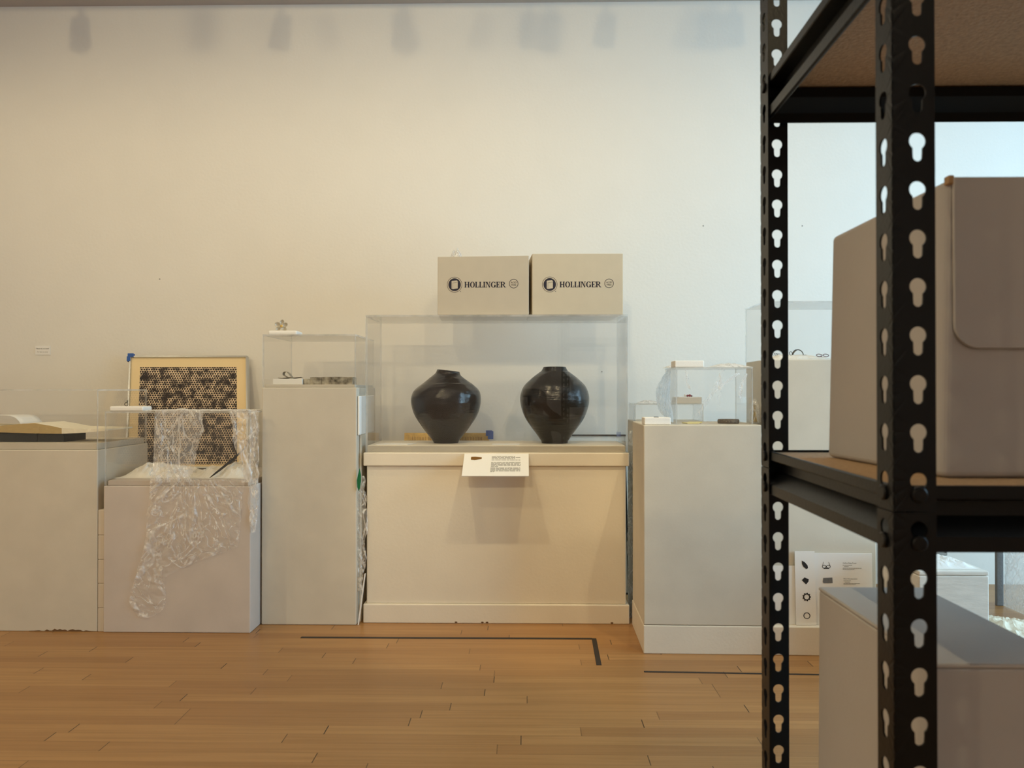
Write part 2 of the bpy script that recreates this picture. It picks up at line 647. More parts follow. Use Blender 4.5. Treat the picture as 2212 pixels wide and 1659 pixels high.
def crumple(p, s, amp, seed=0.0):
    q = Vector((p[0] * s + seed, p[1] * s, p[2] * s - seed))
    r_ = noise.ridged_multi_fractal(q, 0.9, 2.1, 4, 1.0, 2.0)
    return (r_ - 1.1) * amp


# ------------------------------------------------------------------ the room
T = 0.15
tag(mesh('floor', box(BM(), XL - T, XR + T, YF - T, YW + T, -0.12, 0), 'floor'), kind='structure')
tag(mesh('ceiling', box(BM(), XL - T, XR + T, YF - T, YW + T, CEIL, CEIL + 0.12), 'ceiling'), kind='structure')
tag(mesh('wall_back', box(BM(), XL - T, XR + T, YW, YW + T, 0, CEIL), 'wall'), kind='structure')
for px, py in ((1519, 488), (1733, 488), (345, 603), (1300, 803)):
    c = at(px, py, YW)
    mesh('nail_hole', cyl(BM(), (c.x, YW + 0.0005, c.z), (0, -1, 0), 0.004, 0.0011, 10), 'grey_ink', bpy.data.objects['wall_back'])
tag(mesh('wall_left', box(BM(), XL - T, XL, YF, YW, 0, CEIL), 'wall'), kind='structure')
tag(mesh('wall_front', box(BM(), XL - T, XR + T, YF - T, YF, 0, CEIL), 'wall'), kind='structure')
bm = BM()
box(bm, XR, XR + T, YF, WIN[0], 0, CEIL)
box(bm, XR, XR + T, WIN[1], YW, 0, CEIL)
box(bm, XR, XR + T, WIN[0], WIN[1], 0, WIN[2])
box(bm, XR, XR + T, WIN[0], WIN[1], WIN[3], CEIL)
tag(mesh('wall_right', bm, 'wall'), kind='structure')
bm = BM()
fw = 0.05
for y0, y1, z0, z1 in ((WIN[0], WIN[1], WIN[2], WIN[2] + fw), (WIN[0], WIN[1], WIN[3] - fw, WIN[3]), (WIN[0], WIN[0] + fw, WIN[2], WIN[3]),
                       (WIN[1] - fw, WIN[1], WIN[2], WIN[3]), ((WIN[0] + WIN[1]) / 2 - 0.02, (WIN[0] + WIN[1]) / 2 + 0.02, WIN[2], WIN[3])):
    box(bm, XR + 0.05, XR + 0.10, y0, y1, z0, z1)
wf = tag(mesh('window_1', bm, 'aluminium', bevel=0.004), kind='structure')
mesh('window_pane', box(BM(), XR + 0.072, XR + 0.078, WIN[0] + 0.02, WIN[1] - 0.02, WIN[2] + 0.02, WIN[3] - 0.02), 'glass', wf)

# ------------------------------------------------------------------ ceiling track and its warm spotlights
YT, ZT = 1.93, CEIL - 0.04
tr = thing('ceiling_track', 'white lighting track along the ceiling in front of the long wall', 'lighting track', (-0.3, YT, CEIL))
mesh('rail', box(BM(), -1.2, 1.4, YT - 0.018, YT + 0.018, CEIL - 0.035, CEIL), 'lamp_white', tr)


def spotlight(x, y, z, target, watts, deg, label, group, col=(1.0, 0.81, 0.48), blend=1.0, soft=0.02):
    t = thing('track_spotlight', label, 'spotlight', (x, y, z), group)
    bm = cyl(BM(), (x, y, z), (0, 0, -1), 0.012, 0.07, 12)
    mesh('stem', bm, 'lamp_white', t)
    head = Vector((x, y, z - 0.10))
    d = (Vector(target) - head).normalized()
    h = mesh('lamp_head', tube(BM(), [head - d * 0.07, head - d * 0.06, head + d * 0.04, head + d * 0.07], [0.028, 0.04, 0.045, 0.05], 24), 'lamp_white', t)
    mesh('lens', cyl(BM(), head + d * 0.071, d, 0.043, 0.002, 24), 'lens', h)
    lamp('lamp', 'SPOT', head + d * 0.085, watts, col, target, spot_size=R(deg), spot_blend=blend, shadow_soft_size=soft)
    return t


YR = 2.7                                       # second rail, closer to the wall: the wall washers
tr2 = thing('ceiling_track', 'second white lighting track, nearer the long wall', 'lighting track', (-0.4, YR, CEIL))
mesh('rail', box(BM(), -3.6, 2.4, YR - 0.018, YR + 0.018, CEIL - 0.035, CEIL), 'lamp_white', tr2)
for x, k in ((-3.2, 0.9), (-2.35, 0.85), (-1.5, 0.8), (-0.65, 0.8), (0.2, 0.75), (1.05, 0.55), (1.9, 0.25)):
    spotlight(x, YR, CEIL - 0.035, (x, 3.75, 1.2), TRACK_W * k, 138, 'white can spotlight washing the long wall', 'wall washing spotlights')

for x in (-0.65, 0.37):                        # two narrow ones on the vase plinth
    spotlight(x, YT, CEIL - 0.035, (-0.12, 3.2, 0.50), PLINTH_W, 31, 'white can spotlight hanging from the ceiling track, aimed at the vase plinth', 'narrow spotlights on the ceiling track', blend=0.5)

spotlight(0.95, YT, CEIL - 0.035, (0.74, 2.85, 0.45), PLINTH_W * 1.1, 34, 'white can spotlight hanging from the ceiling track, aimed at the right-hand pedestals', 'narrow spotlights on the ceiling track', blend=0.5)

# two more spots far back in the room graze the top of the long wall past the track heads
for x in (-2.4, -0.7, 0.9):
    spotlight(x, -2.6, CEIL, (x * 0.75, YW, 1.95), REAR_W * (0.8 if x > 0 else 0.9), 46, 'white can spotlight far back in the room, aimed high at the long wall', 'rear spotlights', soft=0.07)
# added lamps brighten the wall behind the viewpoint for reflections in the acrylic
for x, k in ((0.75, 1.0), (2.1, 1.0)):
    spotlight(x, -4.0, CEIL, (x, YF, 1.1), BACK_W * k, 120, 'added fill spotlight brightening the wall behind the viewpoint', 'added fill spotlights on the wall behind', (1.0, 0.93, 0.83))
# unseen fill lamps, added to raise the ambient light of the room
for x, y, k, c in ((-2.6, -1.4, 0.75, (1.0, 0.80, 0.47)), (-1.2, 0.75, 0.33, (1.0, 0.80, 0.47)), (-3.4, 0.9, 0.5, (1.0, 0.80, 0.47)), (0.5, -2.4, 0.35, (1.0, 0.93, 0.84)), (-1.0, -3.4, 0.6, (1.0, 0.93, 0.84))):
    spotlight(x, y, CEIL, (x, y, 0), FILL_W * k, 155, 'added fill downlight over the open floor', 'added fill lamps over the open floor', c, 1.0)

# ------------------------------------------------------------------ display furniture


def vitrine(name, label, x0, x1, y0, y1, z0, z1, t=0.006, pane='acrylic', group=None, front=None):
    r = thing(name, label, 'display case', ((x0 + x1) / 2, (y0 + y1) / 2, z0), group)

    def panel(nm, a, m=pane):
        bm = box(BM(), *a)
        dims = (a[1] - a[0], a[3] - a[2], a[5] - a[4])
        thin = dims.index(min(dims))
        for f in bm.faces:
            f.normal_update()
            f.material_index = 0 if abs(f.normal[thin]) > 0.9 else 1
        return mesh(nm, bm, [m, 'acrylic_edge'], r)
    panel('front_panel', (x0, x1, y0, y0 + t, z0, z1 - t), front or pane)
    panel('back_panel', (x0, x1, y1 - t, y1, z0, z1 - t))
    panel('side_panel', (x0, x0 + t, y0 + t, y1 - t, z0, z1 - t))
    panel('side_panel', (x1 - t, x1, y0 + t, y1 - t, z0, z1 - t))
    panel('top_panel', (x0, x1, y0, y1, z1 - t, z1), 'acrylic_dusty')
    return r


def pedestal(name, label, cat, x0, x1, y0, y1, z1, mat, riser=None, cap=None, base=None, bevel=0.004):
    r = thing(name, label, cat, ((x0 + x1) / 2, (y0 + y1) / 2, 0))
    zb = base[1] if base else 0.0
    zt = cap[1] if cap else z1
    mesh('body', box(BM(), x0, x1, y0, y1, zb, zt), mat, r, bevel)
    if cap:
        mesh('cap', box(BM(), x0 - cap[0], x1 + cap[0], y0 - cap[0], y1 + cap[0], cap[1], z1), mat, r, bevel)
    if base:
        mesh('base_trim', box(BM(), x0 - base[0], x1 + base[0], y0 - base[0], y1 + base[0], 0, base[1]), mat, r, bevel)
    if riser:
        mesh('riser', box(BM(), *riser), mat, r, 0.002)
    return r


def foam_block(name, label, x0, x1, y0, y1, z0, z1, bevel=0.006, group=None, cat='foam block', mat='foam'):
    return tag(mesh(name, box(BM(), x0, x1, y0, y1, z0, z1), mat, None, bevel, seg=3), label, cat, group)


def plank_lines(bm, o, u, v, rows, h, seed=1, thick=None):
    """lines of print too small to read: a bar per word, laid along u, rows going down along v"""
    rnd = random.Random(seed)
    n = Vector(u).cross(Vector(v)).normalized() * (thick or 0.0003)
    for (off, start, length) in rows:
        x = start
        while x < start + length - 1e-6:
            wl = min(rnd.uniform(2.0, 6.5) * h, start + length - x)
            p = Vector(o) + Vector(u) * x + Vector(v) * off
            prism(bm, [p - n, p + Vector(u) * wl - n, p + Vector(u) * wl + Vector(v) * h - n, p + Vector(v) * h - n], n * 2)
            x += wl + h * 0.7
    return bm


# --- left pedestal with the paper book
YA = gy(100, 1364)
A_x1 = ax(211, YA, 1000)
A_x0 = A_x1 - 0.98
A_z = az(972, YA, 150)
A_y1 = YA + 0.425
pedestal('display_pedestal', 'wide white pedestal at far left under the paper book case', 'pedestal', A_x0, A_x1, YA, A_y1, A_z, 'ped',
         riser=(A_x0 + 0.012, A_x1 - 0.012, YA + 0.012, A_y1 - 0.012, A_z, az(957.5, YA + 0.015, 100)))
A_rz = az(957.5, YA + 0.015, 100)
vitrine('display_case', 'clear acrylic case at far left over the handmade paper book', A_x0 + 0.004, A_x1 - 0.004, YA + 0.004, A_y1 - 0.004, A_z, az(841, YA, 150))
# black blocks under the book
yb = YA + 0.09
foam_block('support_block', 'black support block under the left of the paper book', ax(-160, yb), ax(80, yb) - 0.001, yb, yb + 0.17, A_rz, az(936, yb, 40), 0.002, 'black blocks under the paper book', 'block', 'black')
foam_block('support_block', 'black support block under the right end of the paper book', ax(80, yb), ax(137, yb), yb + 0.004, yb + 0.17, A_rz, az(937.5, yb, 100), 0.002, 'black blocks under the paper book', 'block', 'black')
bk = thing('paper_book', 'open handmade paper book with deckle edges on black blocks', 'book', (ax(0, yb), yb + 0.08, az(936, yb, 40)))
top_c = [(-260, 918), (0, 920), (40, 916), (75, 914), (105, 919), (135, 925), (180, 926), (232, 927)]
bot_c = [(-260, 934), (0, 934), (60, 936), (130, 937), (180, 935), (232, 930)]
yk = yb - 0.02
bm = BM()
n = 60
for i in range(n + 1):
    pass
rows = []
for j in range(9):
    yy = yk + 0.21 * j / 8
    row = []
    for i in range(n + 1):
        px = -260 + 492 * i / n
        wob = 0.0022 * noise.noise(Vector((i * 0.9, j * 1.1, 3)))
        zt = az(interp(top_c, px), yk, px) + wob
        zb = az(interp(bot_c, px), yk, px) + wob * 0.3
        zb = max(zb, az(936.5, yb, 40) + 0.0004)
        x = ax(px, yk)
        row.append((bm.verts.new((x + 0.004 * noise.noise(Vector((j * 2.0, i, 9))) * (i == n), yy + 0.003 * noise.noise(Vector((i * 0.7, j, 1))), zb)),
                    bm.verts.new((x, yy, zt))))
    rows.append(row)
for j in range(8):
    for i in range(n):
        a, b = rows[j], rows[j + 1]
        bm.faces.new((a[i][1], a[i + 1][1], b[i + 1][1], b[i][1]))
        bm.faces.new((a[i][0], b[i][0], b[i + 1][0], a[i + 1][0]))
for i in range(n):
    f = bm.faces.new((rows[0][i][0], rows[0][i + 1][0], rows[0][i + 1][1], rows[0][i][1]))
    f.material_index = 1 if i < n * 0.80 else 0
    bm.faces.new((rows[8][i][0], rows[8][i][1], rows[8][i + 1][1], rows[8][i + 1][0]))
for j in range(8):
    for i in (0, n):
        bm.faces.new((rows[j][i][0], rows[j][i][1], rows[j + 1][i][1], rows[j + 1][i][0]))
mesh('page_block', bm, ['deckle', 'page_edge'], bk)
# curled page rising at the left
prof = [(-120, 899), (-40, 898), (0, 897.5), (14, 898), (26, 902), (34, 909), (39, 917)]
bm = BM()
grid(bm, lambda u, v: (lambda px: Vector((ax(px, yk), yk + 0.02 + 0.15 * v, az(interp(prof, px), yk, px))))(-120 + 159 * u), 40, 4)
mesh('curled_page', bm, 'paper', bk, smooth=True, solid=0.001)

# ragged bare edges along the foot of the pedestals


def ragged(parent, pxa, pxb, py, Y, hmax, seed):
    rnd = random.Random(seed)
    pts, px = [], pxa
    x0, x1 = ax(pxa, Y, py), ax(pxb, Y, py)
    n_ = 26
    top = [(x0 + (x1 - x0) * i / n_, 0.0015 + hmax * rnd.random() * math.sin(math.pi * i / n_)) for i in range(n_ + 1)]
    poly = [(x, Y - 0.0004, z) for x, z in top] + [(x1, Y - 0.0004, 0.0002), (x0, Y - 0.0004, 0.0002)]
    mesh('chipped_edge', prism(BM(), poly, (0, 0.002, 0)), 'chip', parent)


ragged(bpy.data.objects['display_pedestal'], 62, 208, 1364, YA, 0.011, 3)

# --- foam blocks standing in the gap to the next pedestal
YB = gy(380, 1367)
gx0, gx1 = A_x1 + 0.002, ax(223, YB, 1200) - 0.002
edges = [1367, 1315, 1262, 1210, 1157, 1102]
place = ('bottom', 'second from bottom', 'middle', 'second from top', 'top')
for i in range(5):
    za = 0.0 if i == 0 else az(edges[i], YB, 217)
    zb_ = az(edges[i + 1], YB, 217)
    foam_block('foam_block', 'white foam block, %s of the stack by the far left pedestal' % place[i],
               gx0, gx1, YB + 0.01, YB + 0.13, za + 0.0005 * (i > 0), zb_, 0.003, 'foam blocks stacked in the gap', mat='foam_grey')

# --- low pedestal with the draped film
B_x0, B_x1 = ax(223, YB, 1200), ax(541, YB, 1200)
B_z = az(1050, YB, 380)
B_y1 = 3.93
pedestal('display_pedestal', 'low white pedestal with crumpled film hanging down its front', 'pedestal', B_x0, B_x1, YB, B_y1, B_z, 'ped_scuffed',
         riser=(B_x0 + 0.012, B_x1 - 0.012, YB + 0.012, YB + 0.42, B_z, az(1038, YB + 0.015, 380)))
B_rz = az(1038, YB + 0.015, 380)
B_top = az(889, YB, 380)
B_c1 = YB + 0.435
vitrine('display_case', 'clear acrylic case on the low pedestal, draped in crumpled film', B_x0 + 0.003, B_x1 - 0.003, YB + 0.003, B_c1, B_z, B_top)
# ring on its foam slab
ys = YB + 0.05
sx0, sx1 = ax(236, ys), ax(309, ys)
sz1 = B_top + 0.020
foam_block('foam_slab', 'white foam slab on the left of the film draped case', sx0, sx1, ys, ys + 0.08, B_top, sz1)
rx = ax(273, ys + 0.04)
rg = thing('ring', 'small dark ring with a pale round disc, upright on a foam slab', 'ring', (rx, ys + 0.04, sz1))
mesh('band', tube(BM(), [(rx + 0.007 * math.cos(a), ys + 0.04, sz1 + 0.0085 + 0.007 * math.sin(a)) for a in [2 * math.pi * i / 24 for i in range(24)]], 0.0016, 8, True), 'dark_silver', rg)
mesh('disc', cyl(BM(), (rx + 0.002, ys + 0.047, sz1 + 0.022), (0, 1, 0.1), 0.015, 0.001, 32), 'acrylic_dusty', rg)
mesh('setting', tube(BM(), [(rx + 0.002, ys + 0.044, sz1 + 0.014), (rx + 0.002, ys + 0.046, sz1 + 0.024)], 0.003, 8), 'dark_silver', rg)


# crumpled tissue inside
def heap(x0, x1, y0, y1, z0, tab, seed, s=11.0, amp=0.012, nu=90, nv=26):
    bm = BM()

    def fn(u, v):
        x = x0 + (x1 - x0) * u
        y = y0 + (y1 - y0) * v
        e = min(1.0, 6 * min(u, 1 - u)) * min(1.0, 5 * min(v, 1 - v))
        h = interp(tab, u) * (math.sin(math.pi * min(1, v * 1.0)) ** 0.6) if 0 < v < 1 else 0
        c = crumple((x, y, seed), s, amp, seed)
        return Vector((x + 0.6 * c * e, y + 0.3 * c, z0 + 0.001 + max(0.0, (h + c * (h > 0.001)) * e)))
    return grid(bm, fn, nu, nv)


ty0 = YB + 0.085
tb = thing('tissue_paper', 'crumpled white tissue paper spread inside the film draped case', 'tissue paper', ((B_x0 + B_x1) / 2, ty0 + 0.12, B_rz))
mesh('sheet', heap(ax(246, ty0), ax(536, ty0), ty0, ty0 + 0.22, B_rz,
                   [(0, 0.03), (0.06, 0.052), (0.2, 0.046), (0.38, 0.026), (0.5, 0.016), (0.6, 0.026), (0.66, 0.036), (0.74, 0.022), (0.82, 0.045), (0.93, 0.085), (1, 0.08)], 2.0, 13, 0.026, 110, 34), 'tissue', tb, solid=0.0006)


def stick(name, label, p, q, r, bendz=0.0, mat='twig'):
    p, q = Vector(p), Vector(q)
    pts = [p.lerp(q, i / 8) + Vector((0, 0, bendz * math.sin(math.pi * i / 8))) for i in range(9)]
    rs = [r * k for k in (0.25, 0.7, 0.9, 1, 1, 0.95, 0.8, 0.5, 0.2)]
    return tag(mesh(name, tube(BM(), pts, rs, 8), mat, smooth=True), label, 'brooch')


stick('stick_brooch', 'short dark stick brooch tilted in the middle of the tissue paper', at(379, 992, ty0 + 0.05), at(422, 958, ty0 + 0.09), 0.0085)
stick('stick_brooch', 'long thin dark stick brooch slanting up at the right of the tissue paper', at(453, 1032, ty0 - 0.01), at(535, 963, ty0 + 0.12), 0.0055, -0.004)

# film over the case and down the front of the low pedestal
fl = thing('plastic_film', 'crumpled clear plastic film hanging over the low case and pedestal', 'plastic film', ((B_x0 + B_x1) / 2, YB, 0.2))


def film_sheet(name, left, right, ya, yb_, Y, nu, nv, s, amp, seed, mat='film', parent=None, off=0.0, fan=None):
    bm = BM()
    an = at(fan[0], fan[1], Y) if fan else None

    def polar(p):
        if an is None:
            return (p.x + seed, p.z)
        dx, dz = p.x - an.x, an.z - p.z
        return (math.atan2(dx, dz + 0.02) * 0.22 + seed, math.hypot(dx, dz))

    def fn(u, v):
        py = ya + (yb_ - ya) * v
        l, r_ = interp(left, py), interp(right, py)
        l += 3 * noise.noise(Vector((py * 0.06, seed, 0)))
        r_ += 3 * noise.noise(Vector((py * 0.06, seed, 5)))
        px = l + (r_ - l) * u
        p = at(px, py, Y)
        q = polar(p)
        c = crumple((q[0], 0, q[1] * 0.5), s, amp, seed) + crumple((q[0], 0, q[1] * 0.6), s * 2.7, amp * 0.4, seed + 3)
        return Vector((p.x + 0.3 * c, Y - off - 0.004 - abs(c), p.z + 0.25 * c))
    grid(bm, fn, nu, nv)
    uv = bm.loops.layers.uv.new('UVMap')
    for f in bm.faces:
        for l in f.loops:
            l[uv].uv = polar(l.vert.co)
    return mesh(name, bm, mat, parent, smooth=True)


film_sheet('hanging_sheet', [(1035, 326), (1100, 322), (1150, 318), (1185, 312), (1205, 306), (1240, 296), (1270, 286), (1300, 281), (1320, 290), (1331, 302)],
           [(1035, 532), (1060, 526), (1110, 522), (1150, 520), (1180, 516), (1195, 478), (1215, 420), (1232, 384), (1245, 361), (1270, 358), (1300, 360), (1322, 350), (1331, 332)],
           1035, 1331, YB, 110, 150, 12, 0.013, 1.0, 'film', fl, fan=(410, 985))
film_sheet('upper_sheet', [(886, 338), (930, 335), (1000, 332), (1040, 327)], [(886, 352), (920, 362), (960, 372), (1000, 388), (1020, 400), (1040, 420)],
           886, 1042, YB, 30, 60, 14, 0.011, 2.0, 'film_veil', fl)
film_sheet('upper_sheet', [(886, 350), (960, 372), (1030, 388)], [(886, 440), (930, 442), (960, 430), (1020, 418), (1030, 412)],
           886, 1030, YB, 30, 40, 6, 0.005, 4.0, 'film_veil', fl)
film_sheet('upper_sheet', [(886, 494), (925, 505), (955, 503), (975, 512), (1042, 530)], [(886, 556), (960, 552), (1042, 545)],
           886, 1042, YB, 30, 60, 15, 0.011, 6.0, 'film_veil', fl)
film_sheet('side_tail', [(886, 545), (1000, 540), (1080, 536), (1110, 540), (1150, 544)], [(886, 560), (1000, 560), (1080, 559), (1110, 558), (1150, 552)],
           886, 1150, YB, 14, 80, 20, 0.010, 8.0, 'film_dense', fl)
bm = BM()
grid(bm, lambda u, v: (lambda x, y: Vector((x, y, B_top + 0.002 + abs(crumple((x, y, 0), 12, 0.008, 5)) * 0.8)))(ax(312, YB) + (B_x1 - ax(312, YB) - 0.004) * u, YB - 0.004 + 0.25 * v), 60, 24)
mesh('top_sheet', bm, 'film_dense', fl, smooth=True)

# --- framed dot print leaning on the wall behind, standing on the low pedestal
pr_top_y, pr_bot_y = 3.965, 3.80
tl, trr = at(285, 772, pr_top_y), at(538, 773, pr_top_y)
Wd = (trr - tl).length
bl = Vector((at(276, 1017, pr_bot_y).x, pr_bot_y, B_z + 0.002))
br = Vector((bl.x + Wd, pr_bot_y, B_z + 0.002))
up = (tl - bl)
Hh = up.length
up.normalize()
rt = (br - bl).normalized()
nrm = rt.cross(up).normalized()                 # towards the camera
if nrm.y > 0:
    nrm = -nrm
pm = thing('framed_print', 'silver framed print of black honeycomb dots leaning on the wall', 'picture', (bl + br) / 2)


def slab(bm, o, u0, u1, v0, v1, d0, d1, mat=0):
    pts = []
    for d in (d0, d1):
        pts += [o + rt * a + up * b + nrm * d for a, b in ((u0, v0), (u1, v0), (u1, v1), (u0, v1))]
    vs = [bm.verts.new(p) for p in pts]
    for q in ((0, 3, 2, 1), (4, 5, 6, 7), (0, 1, 5, 4), (1, 2, 6, 5), (2, 3, 7, 6), (3, 0, 4, 7)):
        bm.faces.new([vs[i] for i in q]).material_index = mat
    return bm


bm = BM()
fb = 0.008
slab(bm, bl, 0, fb, 0, Hh, 0.0, 0.028)
slab(bm, bl, Wd - fb, Wd, 0, Hh, 0.0, 0.028)
slab(bm, bl, fb, Wd - fb, 0, fb, 0.0, 0.028)
slab(bm, bl, fb, Wd - fb, Hh - fb, Hh, 0.0, 0.028)
mesh('frame', bm, 'silver', pm)
mesh('mount_board', slab(BM(), bl, fb, Wd - fb, fb, Hh - fb, 0.004, 0.018), 'mat_board', pm)
art = mesh('dot_sheet', slab(BM(), bl, Wd * 0.088, Wd * 0.905, 0.02, Hh - Wd * 0.098, 0.0182, 0.0190), 'dots', pm)
bm = BM()
slab(bm, bl, -0.008, 0.022, Hh - 0.008, Hh + 0.012, 0.012, 0.030)
slab(bm, bl, -0.012, 0.006, Hh - 0.03, Hh - 0.004, 0.012, 0.0295)
mesh('tape_tab', bm, 'blue_tape', pm)

# --- tall pedestal
YC = gy(660, 1350)
C_x0, C_x1 = ax(565, YC, 1100), ax(770, YC, 1100)
C_z = az(837, YC, 665)
C_y1 = YC + 0.41
C_rz = az(830.5, YC + 0.01, 665)
pedestal('display_pedestal', 'tall narrow white pedestal just left of the two vases', 'pedestal', C_x0, C_x1, YC, C_y1, C_z, 'ped',
         riser=(C_x0 + 0.010, C_x1 - 0.010, YC + 0.010, C_y1 - 0.010, C_z, C_rz))
C_top = az(722, YC, 665)
vitrine('display_case', 'clear acrylic case on the tall pedestal with a grey bloom and mica slab inside', C_x0 + 0.002, ax(767.5, YC), YC + 0.002, C_y1 - 0.004, C_z, C_top)
ys = YC + 0.06
sx0, sx1 = ax(578, ys), ax(641, ys)
sz1 = C_top + 0.021
foam_block('foam_slab', 'white foam slab under the silver flower on the tall case', sx0, sx1, ys, ys + 0.09, C_top, sz1, 0.008)
fx, fy = ax(609, ys + 0.04), ys + 0.04
fc = Vector((fx, fy, sz1 + 0.021))
fw_ = thing('flower_brooch', 'silver five petal flower brooch standing on a foam slab', 'brooch', (fx, fy, sz1))
for k, (ang, sc_) in enumerate(((80, 1.0), (158, 1.15), (218, 0.95), (318, 0.95), (20, 1.0))):
    a = R(ang)
    c = fc + Vector((math.cos(a), 0, math.sin(a))) * 0.0165

    def petal(u, v, c=c, a=a, sc_=sc_):
        th = 2 * math.pi * u
        rr = 0.0125 * sc_ * v
        loc = Vector((math.cos(th) * rr * 1.1, 0, math.sin(th) * rr * 0.85))
        q = Vector((loc.x * math.cos(a) - loc.z * math.sin(a), -0.012 * (v ** 2) * 0.8, loc.x * math.sin(a) + loc.z * math.cos(a)))
        p_ = c + q
        return Vector((p_.x, p_.y, max(p_.z, sz1 + 0.0006)))
    mesh('petal', grid(BM(), petal, 24, 6), 'pale_silver', fw_, smooth=True, solid=0.0012)
bm = BM()
bmesh.ops.create_uvsphere(bm, u_segments=16, v_segments=10, radius=0.007, matrix=Matrix.Translation(fc + Vector((0, -0.006, 0))))
mesh('flower_centre', bm, 'gold', fw_, smooth=True)

# inside the tall case
ys = YC + 0.05
x0, x1 = ax(589, ys), ax(653, ys)
h1 = az(818, ys, 620)
foam_block('foam_slab', 'pale slab under the grey bloom inside the tall case', x0, x1, ys, ys + 0.10, C_rz, h1, 0.002, mat='paper')
gl_ = thing('bloom_brooch', 'grey folded bloom brooch lying on the pale slab', 'brooch', ((x0 + x1) / 2, ys + 0.04, h1))
pts = [(597, 816.5), (604, 817), (613, 816), (621, 815), (630, 816), (638, 815), (646, 814.5)]
bm = BM()
grid(bm, lambda u, v: (lambda px, py: Vector((ax(px, ys), ys + 0.02 + 0.04 * v, max(h1 + 0.0008, az(py, ys, px) + 0.002 * math.sin(6 * v)))))(597 + 49 * u, interp(pts, 597 + 49 * u)), 30, 6)
mesh('leaf', bm, 'grey_petal', gl_, smooth=True, solid=0.0012)
loop = [(627, 815), (621, 808), (616, 803), (611, 802), (607, 805), (607, 810), (611, 812.5), (616, 815)]
pts3 = []
for i in range(len(loop) - 1):
    for k in range(4):
        a, b = loop[i], loop[i + 1]
        pts3.append((a[0] + (b[0] - a[0]) * k / 4, a[1] + (b[1] - a[1]) * k / 4))
pts3.append(loop[-1])
bm = BM()
grid(bm, lambda u, v: (lambda q: Vector((ax(q[0], ys), ys + 0.02 + 0.03 * v, max(h1 + 0.001, az(q[1], ys, q[0])))))(pts3[round(u * (len(pts3) - 1))]), len(pts3) - 1, 4)
mesh('folded_petal', bm, 'grey_petal', gl_, smooth=True, solid=0.0014)
xa, xb = ax(655, ys), ax(766, ys) - 0.012
h2 = az(814, ys, 700)
mc = thing('mica_slab', 'long mottled mica slab with ragged ends beside the pale slab', 'stone', ((xa + xb) / 2, ys + 0.05, C_rz))
for (p, q, s) in ((655, 668, 0.75), (668.5, 693, 0.97), (694, 763, 1.0)):
    x0, x1 = ax(p, ys), min(ax(q, ys), xb)
    bm = box(BM(), x0, x1, ys + 0.01, ys + 0.09, C_rz, C_rz + (h2 - C_rz) * s)
    bmesh.ops.subdivide_edges(bm, edges=bm.edges, cuts=6, use_grid_fill=True)
    for v in bm.verts:
        if v.co.z > C_rz + 0.002:
            d = noise.noise_vector(v.co * 60) * 0.0016
            v.co += Vector((d.x * 0.4, d.y, d.z))
    mesh('stone_piece', bm, 'mica', mc)

# --- things caught in the gap beside the tall pedestal
D_Y = gy(1070, 1347)
gapx0, gapx1 = C_x1 + 0.0015, ax(786, D_Y, 1000) - 0.0015
FS_Z = az(940, YC + 0.02, 780)
tag(mesh('spacer_board', box(BM(), gapx0, gapx0 + 0.009, YC + 0.05, YC + 0.33, 0.0, FS_Z - 0.0003), 'ped', None, 0.001), 'thin painted board standing in the gap beside the tall pedestal, foam on its top edge', 'board')
foam_block('foam_sheet', 'white foam sheet on edge, foremost in the gap by the tall pedestal', gapx0, gapx0 + 0.009, YC + 0.01, YC + 0.058, FS_Z, az(855, YC + 0.03, 780), 0.004, 'foam sheets in the gap', 'foam sheet')
foam_block('foam_sheet', 'white foam sheet on edge, behind the other in the gap by the tall pedestal', gapx0, gapx0 + 0.009, YC + 0.061, YC + 0.33, FS_Z, az(855, YC + 0.06, 785), 0.004, 'foam sheets in the gap', 'foam sheet')
# green leaf-shaped glass tip
lf = at(774, 1040, YC - 0.004)
bm = BM()
lp = [(776.5, 1012), (779.5, 1026), (779.5, 1040), (777, 1056), (774.5, 1061), (771.5, 1052), (770.8, 1038), (773, 1026)]
prism(bm, [at(a, b, YC - 0.010) for a, b in lp], (0, 0.006, 0))
tag(mesh('green_leaf', bm, 'green', bevel=0.001), 'pointed green leaf poking out beside the tall pedestal', 'leaf')
film_sheet_obj = film_sheet('plastic_film', [(1028, 776), (1060, 774), (1100, 769), (1150, 768), (1170, 773), (1205, 771), (1240, 772), (1275, 772)],
                            [(1028, 789), (1060, 791), (1100, 793), (1150, 795), (1170, 788), (1205, 792), (1240, 786), (1275, 783)], 1028, 1275, D_Y, 16, 110, 22, 0.012, 11.0, 'film_dense', None, 0.002)
tag(film_sheet_obj, 'crumpled clear film stuffed into the gap left of the vase plinth', 'plastic film')
# thin board leaning in the gap
p0, p1 = at(772.5, 1345, YC + 0.004), at(787, 1240, YC + 0.004)
bm = BM()
dx = Vector((0.0045, 0, 0.0008))
prism(bm, [Vector((p0.x, p0.y, 0.0)), Vector((p0.x, p0.y, 0.0)) + Vector((0.0045, 0, 0)), p1 + dx, p1], (0, D_Y - YC - 0.022, 0))
tag(mesh('foam_board', bm, 'card'), 'thin white foam board leaning in the gap left of the vase plinth', 'board')

